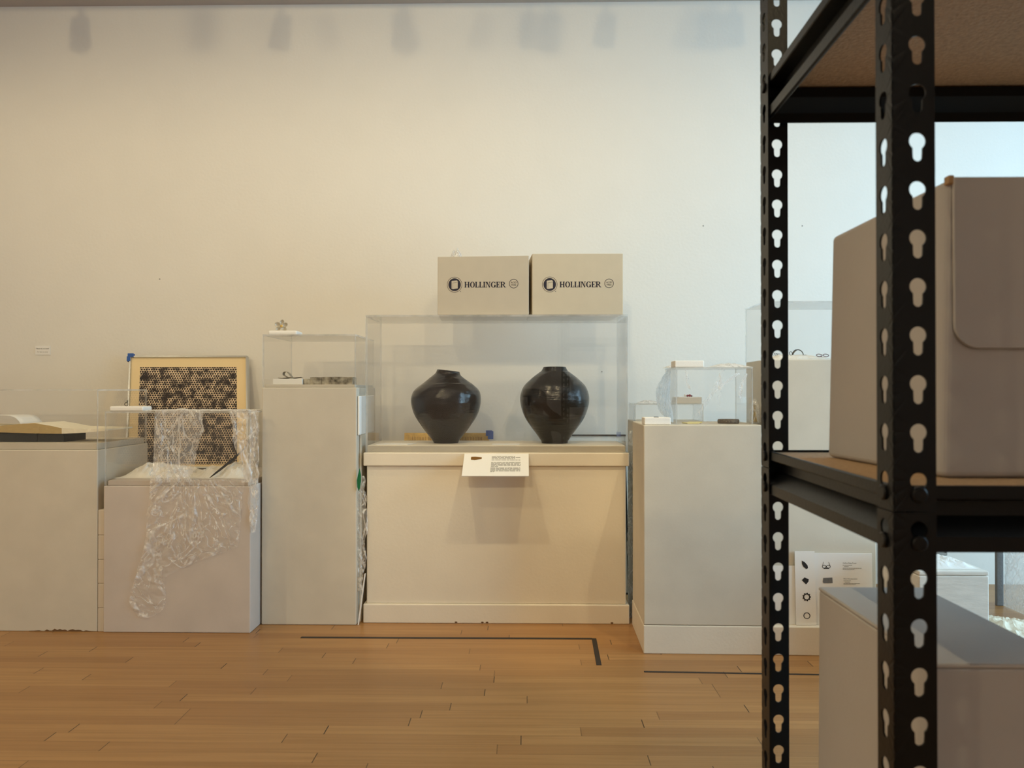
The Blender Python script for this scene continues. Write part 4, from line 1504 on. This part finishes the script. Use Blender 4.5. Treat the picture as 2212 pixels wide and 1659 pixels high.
for p in ring_polys(mx + 1 * px_, Hb - 138 * px_, (7.3 * px_, 7.0 * px_), (5.7 * px_, 5.6 * px_), 0, 360, 28):
    pic(bm, o, u, v, nn, p)
mesh('ring_picture', bm, 'ink', r)
r, o, u, v, nn, wd, Hb = board('image_board', 'wide white board with spectacle pictures and captions beside them', 1757, 1885, 1195, gyf - 0.012, gyf - 0.003)
px_ = wd / 128.0


def PX(x, y): return ((x - 1757) * px_, Hb - (y - 1195) * px_)


bm = BM()
for cxx in (1782, 1791):
    c = PX(cxx, 1224)
    for p in ring_polys(c[0], c[1], (4.6 * px_, 3.6 * px_), (3.6 * px_, 2.6 * px_), 0, 360, 20):
        pic(bm, o, u, v, nn, p)
pic(bm, o, u, v, nn, [PX(*p) for p in ((1780, 1226.5), (1793, 1226.5), (1792, 1228.5), (1781, 1228.5))])
for a, b in (((1778, 1222), (1780.5, 1214)), ((1794.5, 1222), (1791.5, 1214))):
    pic(bm, o, u, v, nn, [PX(*a), PX(a[0] + 0.8, a[1]), PX(b[0] + 0.5, b[1]), PX(*b)])
mesh('spectacles_picture', bm, 'ink', r)
mesh('case_picture', pic(BM(), o, u, v, nn, [PX(*p) for p in ((1779.5, 1248.5), (1799, 1247.5), (1799.5, 1259.5), (1780, 1260), (1778.5, 1257))]), 'grey_strip', r)


def caption(o, u, v, nn, x, y, txt, size):
    cu = bpy.data.curves.new('t', 'FONT')
    cu.body = txt
    cu.size = size * px_
    to = bpy.data.objects.new('t', cu)
    COL.objects.link(to)
    dg = bpy.context.evaluated_depsgraph_get()
    me = bpy.data.meshes.new_from_object(to.evaluated_get(dg))
    bm = BM()
    bm.from_mesh(me)
    a, b = PX(x, y)
    p = o + u * a + v * b + nn * 0.0003
    mt = Matrix(((u.x, v.x, nn.x, p.x), (u.y, v.y, nn.y, p.y), (u.z, v.z, nn.z, p.z), (0, 0, 0, 1)))
    bm.transform(mt)
    bpy.data.objects.remove(to)
    bpy.data.curves.remove(cu)
    bpy.data.meshes.remove(me)
    return bm


mesh('caption_title', caption(o, u, v, nn, 1822, 1217, 'Hollow Daisy Frame', 3.5), 'ink', r)
mesh('caption_title', caption(o, u, v, nn, 1823, 1251, 'Silver Wire Spectacles', 3.3), 'ink', r)
bm = BM()
for (y, x, ln_) in ((1220, 1822, 20), (1223, 1825, 9), (1226.5, 1822, 40), (1229, 1822, 25), (1253.5, 1823, 16), (1256.5, 1826, 10), (1259.5, 1823, 35), (1262, 1823, 26)):
    a, b = PX(x, y)
    plank_lines(bm, o + u * a + v * b, u, -v, [(0, 0, ln_ * px_)], 1.0 * px_, int(y))
mesh('caption_lines', bm, 'grey_ink', r)

# --- wall placard
pw0, pw1 = at(77, 747, YW), at(109, 766.5, YW)
pl = thing('wall_placard', 'small white notice on the wall above the far left case', 'notice', ((pw0.x + pw1.x) / 2, YW - 0.002, pw1.z))
mesh('notice_card', box(BM(), pw0.x, pw1.x, YW - 0.003, YW - 0.0003, pw1.z, pw0.z), 'card', pl)
for txt, py, sz in (('Please do not touch', 754.2, 0.0082), ('Por favor no tocar', 761.2, 0.0076)):
    cu = bpy.data.curves.new('t', 'FONT')
    cu.body = txt
    cu.size = sz
    cu.align_x = 'CENTER'
    to = bpy.data.objects.new('t', cu)
    COL.objects.link(to)
    dg = bpy.context.evaluated_depsgraph_get()
    me = bpy.data.meshes.new_from_object(to.evaluated_get(dg))
    bm = BM()
    bm.from_mesh(me)
    bm.transform(Matrix.Translation(((pw0.x + pw1.x) / 2, YW - 0.0036, az(py, YW, 93))) @ Matrix.Rotation(R(90), 4, 'X'))
    bpy.data.objects.remove(to)
    bpy.data.curves.remove(cu)
    bpy.data.meshes.remove(me)
    mesh('notice_line', bm, 'ink' if sz > 0.008 else 'grey_ink', pl)

# --- tape on the floor


def tape(label, p, q, width):
    p, q = Vector(p), Vector(q)
    d = (q - p).normalized()
    s = Vector((-d.y, d.x, 0)) * width / 2
    bm = prism(BM(), [p + s, p - s, q - s, q + s], (0, 0, 0.0006))
    return tag(mesh('floor_tape', bm, 'black_tape'), label, 'tape')


def gp(px, py):
    Y = gy(px, py)
    v_ = at(px, py, Y)
    return (v_.x, Y, 0.0002)


tape('long black floor tape strip in front of the vase plinth', gp(650, 1377), gp(1279, 1380), 0.019)
tape('short black floor tape strip turning towards the camera', gp(1283, 1379), gp(1294, 1437), 0.019)
tape('black floor tape strip in front of the right-hand base board', gp(1391, 1451), gp(1790, 1458), 0.013)

# --- packing corner at far right, seen under the black shelf
W_Y = 2.62
wx0, wx1, wz = 1.33, ax(2137, W_Y, 1300), az(1234, W_Y, 2080)
cr = thing('weathered_crate', 'weathered white wooden crate on the floor under the black shelf', 'crate', ((wx0 + wx1) / 2, W_Y + 0.15, 0))
mesh('crate_body', box(BM(), wx0, wx1, W_Y, W_Y + 0.28, 0, wz - 0.016), 'weathered', cr, 0.004)
mesh('crate_lid', box(BM(), wx0, wx1, W_Y, W_Y + 0.28, wz - 0.0148, wz), 'weathered', cr, 0.004)
bm = heap(1.36, ax(2105, W_Y + 0.05), W_Y + 0.03, W_Y + 0.24, wz, [(0, 0.01), (0.5, 0.02), (1, 0.012)], 8.0, 9, 0.010, 40, 20)
tag(mesh('paper_sheet', bm, 'paper', solid=0.0005), 'creased white paper lying on the weathered crate', 'paper')
sx1 = ax(2060, W_Y + 0.2)
bm = box(BM(), sx1 - 0.16, sx1, W_Y + 0.245, W_Y + 0.272, wz + 0.0005, wz + 0.030)
sl = thing('wood_slat', 'grey wood slat with a dark knot at the back of the weathered crate', 'wood slat', (sx1 - 0.1, W_Y + 0.25, wz))
mesh('slat', bm, 'grey_wood', sl, 0.002)
mesh('hole', cyl(BM(), (sx1 - 0.008, W_Y + 0.2452, wz + 0.014), (0, -1, 0), 0.004, 0.001, 16), 'black', sl)  # flat black disc, the shade inside the slat's hole put in as colour
# film-wrapped clear case standing on the floor
vx0, vy0, vy1, vh = 2.22, 3.18, 3.63, 0.80
vc = vitrine('display_case', 'film wrapped clear case standing on the floor at far right', vx0, vx0 + 0.6, vy0, vy1, 0.0005, vh, 0.006, 'acrylic_dusty')
bm = box(BM(), vx0 - 0.034, vx0 - 0.004, vy1 - 0.03, vy1 - 0.012, 0.0005, vh)
tag(mesh('edge_strip', bm, 'grey_strip', bevel=0.002), 'grey board strip on the left edge of the film wrapped case', 'board strip')
bm = BM()
grid(bm, lambda u, v: (lambda y, z: Vector((vx0 - 0.003 - abs(crumple((y * 0.3, 0, z), 9, 0.006, 41)), y, z)))(vy0 - 0.01 + (vy1 - vy0 - 0.03) * u, 0.004 + (vh - 0.01) * v), 40, 60)
tag(mesh('plastic_film', bm, 'film_veil', smooth=True), 'hazy stretched film over the left side of the case at far right', 'plastic film')
bm = heap(ax(2105, 2.95), ax(2330, 2.95), 2.78, 3.25, 0.0, [(0, 0.05), (0.3, 0.10), (0.6, 0.08), (1, 0.06)], 13.0, 7, 0.03, 60, 40)
tag(mesh('packing_paper', bm, 'kraft', smooth=False, solid=0.0008), 'crumpled pale packing paper heaped on the floor at far right', 'paper')

# ------------------------------------------------------------------ black rivet shelving in the foreground
PITCH = 0.03787
C0 = az(305, 0.604, 1983)
S_XF, S_XB = ax(1929.5, 0.604, 700), ax(1645, 0.968, 700)
S_YF, S_YB = 0.604, 0.968
S_W = 0.64
HOLE_R, SLOT_W, SLOT_L = 0.0066, 0.0078, 0.0160
KANG = []
for i in range(48):
    KANG.append(2 * math.pi * i / 48)


def key_r(a):
    dx, dz = math.cos(a), math.sin(a)
    best = HOLE_R
    t_ = HOLE_R
    while t_ < 0.02:
        x, z = dx * t_, dz * t_
        hw = SLOT_W / 2
        ok = z < 0 and abs(x) <= hw and (z > -(SLOT_L - hw) or math.hypot(x, z + SLOT_L - hw) <= hw)
        if ok:
            best = t_
        t_ += 0.0001
    return best


def flange(bm, org, ux, width, off, k0, k1, zlo=None, zhi=None):
    """a perforated strip: org is the corner at floor level, ux the direction across"""
    ux = Vector(ux)
    for k in range(k0, k1 + 1):
        c = C0 + k * PITCH
        lo, hi = c - 0.0245, c + PITCH - 0.0245
        if k == k0 and zlo is not None:
            lo = zlo
        if k == k1 and zhi is not None:
            hi = zhi
        angs = set(KANG)
        for x in (-off, width - off):
            for z in (lo - c, hi - c):
                angs.add(math.atan2(z, x) % (2 * math.pi))
        angs = sorted(angs)
        inn, outr = [], []
        for a in angs:
            dx, dz = math.cos(a), math.sin(a)
            r_ = key_r(a)
            tx = ((width - off) / dx) if dx > 1e-9 else ((-off) / dx if dx < -1e-9 else 1e9)
            tz = ((hi - c) / dz) if dz > 1e-9 else ((lo - c) / dz if dz < -1e-9 else 1e9)
            t_ = min(tx, tz)
            for lst, rr in ((inn, r_), (outr, t_)):
                lst.append(bm.verts.new(Vector(org) + ux * (off + dx * rr) + Vector((0, 0, c + dz * rr))))
        n = len(angs)
        for i in range(n):
            bm.faces.new((inn[i], outr[i], outr[(i + 1) % n], inn[(i + 1) % n]))


shelf = thing('shelving_unit', 'black steel rivet shelving unit with keyhole posts in the right foreground', 'shelving unit', (S_XF + S_W / 2, (S_YF + S_YB) / 2, 0))


def post(x, y, sx, sy, wf_, ws_, of_, os_):
    for (k0, k1, zlo, zhi) in ((-31, -8, 0.0, None), (-7, 17, None, None)):
        bm = BM()
        flange(bm, (x, y, 0), (sx, 0, 0), wf_, of_, k0, k1, zlo, zhi)
        flange(bm, (x, y, 0), (0, sy, 0), ws_, os_, k0, k1, zlo, zhi)
        if k0 == -7:
            for v in bm.verts:
                if v.co.z < C0 - 7 * PITCH - 0.0244:
                    v.co.z += 0.0009
        bmesh.ops.remove_doubles(bm, verts=bm.verts, dist=0.00002)
        o = mesh('post', bm, 'black_metal', shelf)
        s = o.modifiers.new('solid', 'SOLIDIFY')
        s.thickness = 0.0016
        s.offset = 0


post(S_XF, S_YF, 1, 1, 0.0325, 0.027, 0.0190, 0.0143)
post(S_XB, S_YB, 1, -1, 0.0330, 0.030, 0.0198, 0.0150)
post(S_XF + S_W, S_YF, -1, 1, 0.0325, 0.027, 0.0190, 0.0143)
post(S_XB + S_W, S_YB, -1, -1, 0.0330, 0.030, 0.0198, 0.0150)

OUT = [(-0.003, 0.0), (0, 0.0008), (0, 0.0125), (-0.015, 0.0270), (-0.015, 0.0385), (-0.001, 0.0415), (0, 0.0425), (0, 0.0517), (-0.0015, 0.0525)]


def beam(p, q, out, zb):
    p, q, out = Vector(p), Vector(q), Vector(out).normalized()
    prof = OUT + [(a - 0.0016, b) for a, b in reversed(OUT)]
    bm = BM()
    prism(bm, [p + out * a + Vector((0, 0, zb + b)) for a, b in prof], q - p)
    b_ = mesh('beam', bm, 'black_metal', shelf)
    return b_


def rivet(par, c, axis):
    mesh('rivet', tube(BM(), [Vector(c), Vector(c) + Vector(axis) * 0.0035, Vector(c) + Vector(axis) * 0.0045], [0.0062, 0.0062, 0.005], 20), 'black_metal', par)


g_ = 0.0022
for zb in (0.46, 0.8725, 1.3330):
    lb = beam((S_XF + g_, S_YF + 0.003, 0), (S_XB + g_, S_YB - 0.003, 0), (-1, 0.0, 0), zb)
    rb_ = beam((S_XF + S_W - g_, S_YF + 0.003, 0), (S_XB + S_W - g_, S_YB - 0.003, 0), (1, 0, 0), zb)
    fb_ = beam((S_XF + 0.004, S_YF + g_, 0), (S_XF + S_W - 0.004, S_YF + g_, 0), (0, -1, 0), zb)
    bb_ = beam((S_XB + 0.004, S_YB - g_, 0), (S_XB + S_W - 0.004, S_YB - g_, 0), (0, 1, 0), zb)
    for k in range(-25, 12):
        zc_ = C0 + k * PITCH - 0.0105
        if zb + 0.003 < zc_ < zb + 0.05:
            rivet(fb_, (S_XF + 0.0190, S_YF + 0.001, zc_), (0, -1, 0))
            rivet(lb, (S_XF + 0.001, S_YF + 0.0143, zc_), (-1, 0, 0))
            rivet(lb, (S_XB + 0.001, S_YB - 0.0150, zc_), (-1, 0, 0))
    zt_ = zb + 0.0500
    mesh('shelf_board', hexa(BM(), [(S_XF + 0.0085, S_YF + 0.0085, zt_ - 0.0092), (S_XF + S_W - 0.0085, S_YF + 0.0085, zt_ - 0.0092), (S_XB + S_W - 0.0085, S_YB - 0.0085, zt_ - 0.0092), (S_XB + 0.0085, S_YB - 0.0085, zt_ - 0.0092),
                                    (S_XF + 0.0085, S_YF + 0.0085, zt_), (S_XF + S_W - 0.0085, S_YF + 0.0085, zt_), (S_XB + S_W - 0.0085, S_YB - 0.0085, zt_), (S_XB + 0.0085, S_YB - 0.0085, zt_)]), 'mdf', shelf)

# document boxes on the shelves
zs = 0.8725 + 0.0505
f0, f1, k0_, k1_ = at(2039, 1033, 0.679), at(2050, 384, 0.679), at(1787, 988, 0.892), at(1797, 512, 0.892)
f0.z = k0_.z = zs
BW = 0.36
ub = thing('document_box', 'upper grey document box with a rounded front flap on the black shelf', 'box', (f0.x + 0.18, 0.78, zs))
mesh('carton', hexa(BM(), [f0, f0 + Vector((BW, 0, 0)), k0_ + Vector((BW, 0, 0)), k0_, f1, f1 + Vector((BW, 0, 0)), k1_ + Vector((BW, 0, 0)), k1_]), 'greycard', ub, 0.005, seg=3)
yf_ = 0.679 - 0.0046
zlow = az(752, yf_, 2150)
xl_t, xl_b = ax(2061, yf_, 400), ax(2063, yf_, 690)
rr_ = 0.021
pts = [(xl_t, f1.z - 0.0005), (xl_b, zlow + rr_)]
for i in range(1, 9):
    a = R(180 + 90 * i / 8)
    pts.append((xl_b + rr_ + rr_ * math.cos(a), zlow + rr_ + rr_ * math.sin(a)))
xr_ = f0.x + BW - 0.012
for i in range(0, 9):
    a = R(270 + 90 * i / 8)
    pts.append((xr_ - rr_ + rr_ * math.cos(a), zlow + rr_ + rr_ * math.sin(a)))
pts.append((xr_, f1.z - 0.0005))
mesh('flap', prism(BM(), [(a, yf_, b) for a, b in pts], (0, 0.0036, 0)), 'greycard', ub, 0.0006)
mesh('lid_tab', box(BM(), f1.x - 0.002, f1.x + 0.003, 0.6755, 0.684, f1.z - 0.006, f1.z + 0.0016), 'mdf', ub, 0.001)

zs2 = 0.46 + 0.0505
zl = az(1268, 0.888, 1850)
xk = ax(1769, 0.888, 1268)
lw_ = 0.118
lb2 = thing('document_box', 'lower grey document box with a plain flat top, cut off by the frame', 'box', (xk + lw_ / 2, 0.76, zs2))
xb_ = ax(1764, 0.888, 1600)
mesh('carton', hexa(BM(), [(xb_ + 0.001, 0.641, zs2), (xk + lw_, 0.641, zs2), (xk + lw_, 0.888, zs2), (xb_ + 0.001, 0.888, zs2),
                           (xk, 0.641, zl - 0.004), (xk + lw_, 0.641, zl - 0.004), (xk + lw_, 0.888, zl - 0.004), (xk, 0.888, zl - 0.004)]), 'greycard', lb2, 0.002)
mesh('lid', box(BM(), xk - 0.0004, xk + lw_ + 0.0004, 0.640, 0.8885, zl - 0.0038, zl), 'greycard', lb2, 0.0016)

# ------------------------------------------------------------------ the photographer, seen only as a reflection in the vase case
M['skin'] = simple('brown_skin', (120, 78, 56), 0.5)
M['hair'] = simple('black_hair', (22, 18, 16), 0.6, bump=0.4, bscale=120)
M['dark_shirt'] = simple('dark_shirt_cloth', (44, 38, 36), 0.9)
M['dark_trousers'] = simple('dark_trouser_cloth', (30, 32, 40), 0.9)
M['phone'] = simple('black_phone_glass', (16, 16, 18), 0.2)


def skinned(name, chains, mat, parent, root, sub=2):
    """chains: lists of (key, xyz, radius); a key met before reuses its vertex, so the limbs join"""
    ids, cos, rad, edges = {}, [], [], []
    for ch in chains:
        prev = None
        for key, co, r_ in ch:
            if key not in ids:
                ids[key] = len(cos)
                cos.append(Vector(co) - Vector(parent.location))
                rad.append(r_)
            if prev is not None:
                edges.append((prev, ids[key]))
            prev = ids[key]
    me = bpy.data.meshes.new(name)
    me.from_pydata(cos, edges, [])
    o = bpy.data.objects.new(name, me)
    o.parent = parent
    COL.objects.link(o)
    me.materials.append(M[mat])
    k = o.modifiers.new('skin', 'SKIN')
    k.use_smooth_shade = True
    for i, r_ in enumerate(rad):
        v = me.skin_vertices[0].data[i]
        v.radius = r_ if isinstance(r_, tuple) else (r_, r_)
        v.use_root = (i == ids[root])
    s_ = o.modifiers.new('subsurf', 'SUBSURF')
    s_.levels = s_.render_levels = sub
    return o


PX0 = 0.12
pr = thing('person', 'person kneeling behind the viewpoint in dark clothes, holding up a phone', 'person', (PX0, -0.45, 0.0))
J = {
    'pelvis': (PX0, -0.46, 0.25), 'waist': (PX0, -0.44, 0.38), 'chest': (PX0, -0.40, 0.55), 'collar': (PX0, -0.38, 0.70),
    'neck': (PX0, -0.355, 0.765), 'jaw': (PX0 - 0.005, -0.325, 0.83), 'head': (PX0 - 0.005, -0.325, 0.90), 'crown': (PX0 - 0.005, -0.335, 0.965),
}
body = [[('pelvis', J['pelvis'], (0.145, 0.11)), ('waist', J['waist'], (0.125, 0.095)), ('chest', J['chest'], (0.145, 0.105)), ('collar', J['collar'], (0.10, 0.075)),
         ('neck', J['neck'], 0.05), ('jaw', J['jaw'], (0.058, 0.07)), ('head', J['head'], (0.074, 0.092)), ('crown', J['crown'], (0.055, 0.07))]]
shirt = [[('pelvis', J['pelvis'], (0.158, 0.122)), ('waist', J['waist'], (0.14, 0.11)), ('chest', J['chest'], (0.158, 0.118)), ('collar', J['collar'], (0.11, 0.085)), ('neckline', (PX0, -0.372, 0.735), (0.066, 0.06))]]
trousers = [[('pelvis', J['pelvis'], (0.165, 0.128))]]
for sd, tag_ in ((1, 'r'), (-1, 'l')):
    def P(x, y, z): return (PX0 + sd * x, y, z)
    sh, el = P(0.175, -0.38, 0.69), P(0.285, -0.20, 0.62)
    wr = (0.175, -0.105, 0.85) if sd > 0 else (-0.075, -0.105, 0.85)
    hd = (0.150, -0.062, 0.93) if sd > 0 else (-0.052, -0.062, 0.93)
    body.append([('collar', J['collar'], 0), ('sh' + tag_, sh, 0.055), ('el' + tag_, el, 0.042), ('wr' + tag_, wr, 0.027), ('hd' + tag_, hd, (0.036, 0.018))])
    shirt.append([('collar', J['collar'], 0), ('sh' + tag_, sh, 0.068), ('el' + tag_, el, 0.055), ('cuff' + tag_, Vector(el).lerp(Vector(wr), 0.75), 0.043)])
    fx_ = 0.125 if sd > 0 else -0.030
    for q, (dz, ln_) in enumerate(((0.030, 0.95), (0.010, 1.0), (-0.010, 0.95), (-0.028, 0.8))):     # four fingers behind the phone, thumb in front
        b_ = Vector(hd) + Vector((0, 0.012, dz * 0.75))
        tp = Vector((fx_ + sd * 0.012 * (1 - ln_), -0.019, 0.968 + dz * 0.8))
        md = b_.lerp(tp, 0.5) + Vector((sd * 0.014, 0.012, 0.004))
        body.append([('hd' + tag_, hd, 0), ('fa%s%d' % (tag_, q), b_, 0.0095), ('fb%s%d' % (tag_, q), md, 0.0088), ('fc%s%d' % (tag_, q), tp, 0.0072)])
    body.append([('hd' + tag_, hd, 0), ('ta' + tag_, Vector(hd) + Vector((-sd * 0.012, -0.004, 0.018)), 0.011), ('tb' + tag_, (fx_ - sd * 0.005, -0.045, 0.972), 0.0085)])
    hp, kn, an, ft = P(0.085, -0.455, 0.215), P(0.115, -0.09, 0.085), P(0.105, -0.50, 0.055), P(0.105, -0.62, 0.045)
    body.append([('pelvis', J['pelvis'], 0), ('hp' + tag_, hp, 0.085), ('kn' + tag_, kn, 0.060), ('sn' + tag_, P(0.11, -0.25, 0.062), 0.052), ('an' + tag_, an, 0.038), ('ft' + tag_, ft, 0.030)])
    trousers.append([('pelvis', J['pelvis'], 0), ('hp' + tag_, hp, 0.098), ('kn' + tag_, kn, 0.073), ('sn' + tag_, P(0.11, -0.25, 0.063), 0.060), ('hem' + tag_, P(0.105, -0.46, 0.058), 0.050)])
skinned('body', body, 'skin', pr, 'pelvis')
skinned('shirt', shirt, 'dark_shirt', pr, 'pelvis')
skinned('trousers', trousers, 'dark_trousers', pr, 'pelvis')
hc = Vector((PX0 - 0.005, -0.335, 0.915))
bm = BM()


def hair(u, v):
    th, ph = 2 * math.pi * u, (0.02 + 0.98 * v) * (math.pi * (0.62 if math.sin(2 * math.pi * u) < 0.25 else 0.36))
    rr = 1.0 + 0.05 * noise.noise(Vector((6 * math.cos(th), 6 * math.sin(th), 7 * v)))
    return hc + Vector((0.088 * math.sin(ph) * math.cos(th), 0.108 * math.sin(ph) * math.sin(th) - 0.004, 0.092 * math.cos(ph))) * rr


grid(bm, hair, 40, 14)
mesh('hair', bm, 'hair', pr, smooth=True)
for sx in (-1, 1):
    bm = BM()
    bmesh.ops.create_uvsphere(bm, u_segments=12, v_segments=8, radius=0.011, matrix=Matrix.Translation((PX0 - 0.005 + sx * 0.03, -0.245, 0.895)))
    mesh('eye', bm, 'card', pr, smooth=True)
    bm = BM()
    bmesh.ops.create_uvsphere(bm, u_segments=12, v_segments=8, radius=0.03, matrix=Matrix.Translation((PX0 - 0.005 + sx * 0.076, -0.33, 0.885)) @ Matrix.Diagonal((0.35, 0.7, 1.05, 1)))
    mesh('ear', bm, 'skin', pr, smooth=True)
mesh('nose', tube(BM(), [(PX0 - 0.005, -0.236, 0.895), (PX0 - 0.005, -0.222, 0.868), (PX0 - 0.005, -0.238, 0.86)], [0.008, 0.014, 0.010], 10), 'skin', pr, smooth=True)
mesh('mouth', tube(BM(), [(PX0 - 0.027, -0.246, 0.832), (PX0 - 0.005, -0.238, 0.834), (PX0 + 0.017, -0.246, 0.832)], [0.003, 0.006, 0.003], 8), 'maroon', pr, smooth=True)
ph = thing('phone', 'black phone held level in both hands behind the viewpoint', 'phone', (0.05, -0.026, 0.93))
mesh('phone_body', box(BM(), -0.022, 0.122, -0.030, -0.0215, 0.938, 1.009), 'phone', ph, 0.003)
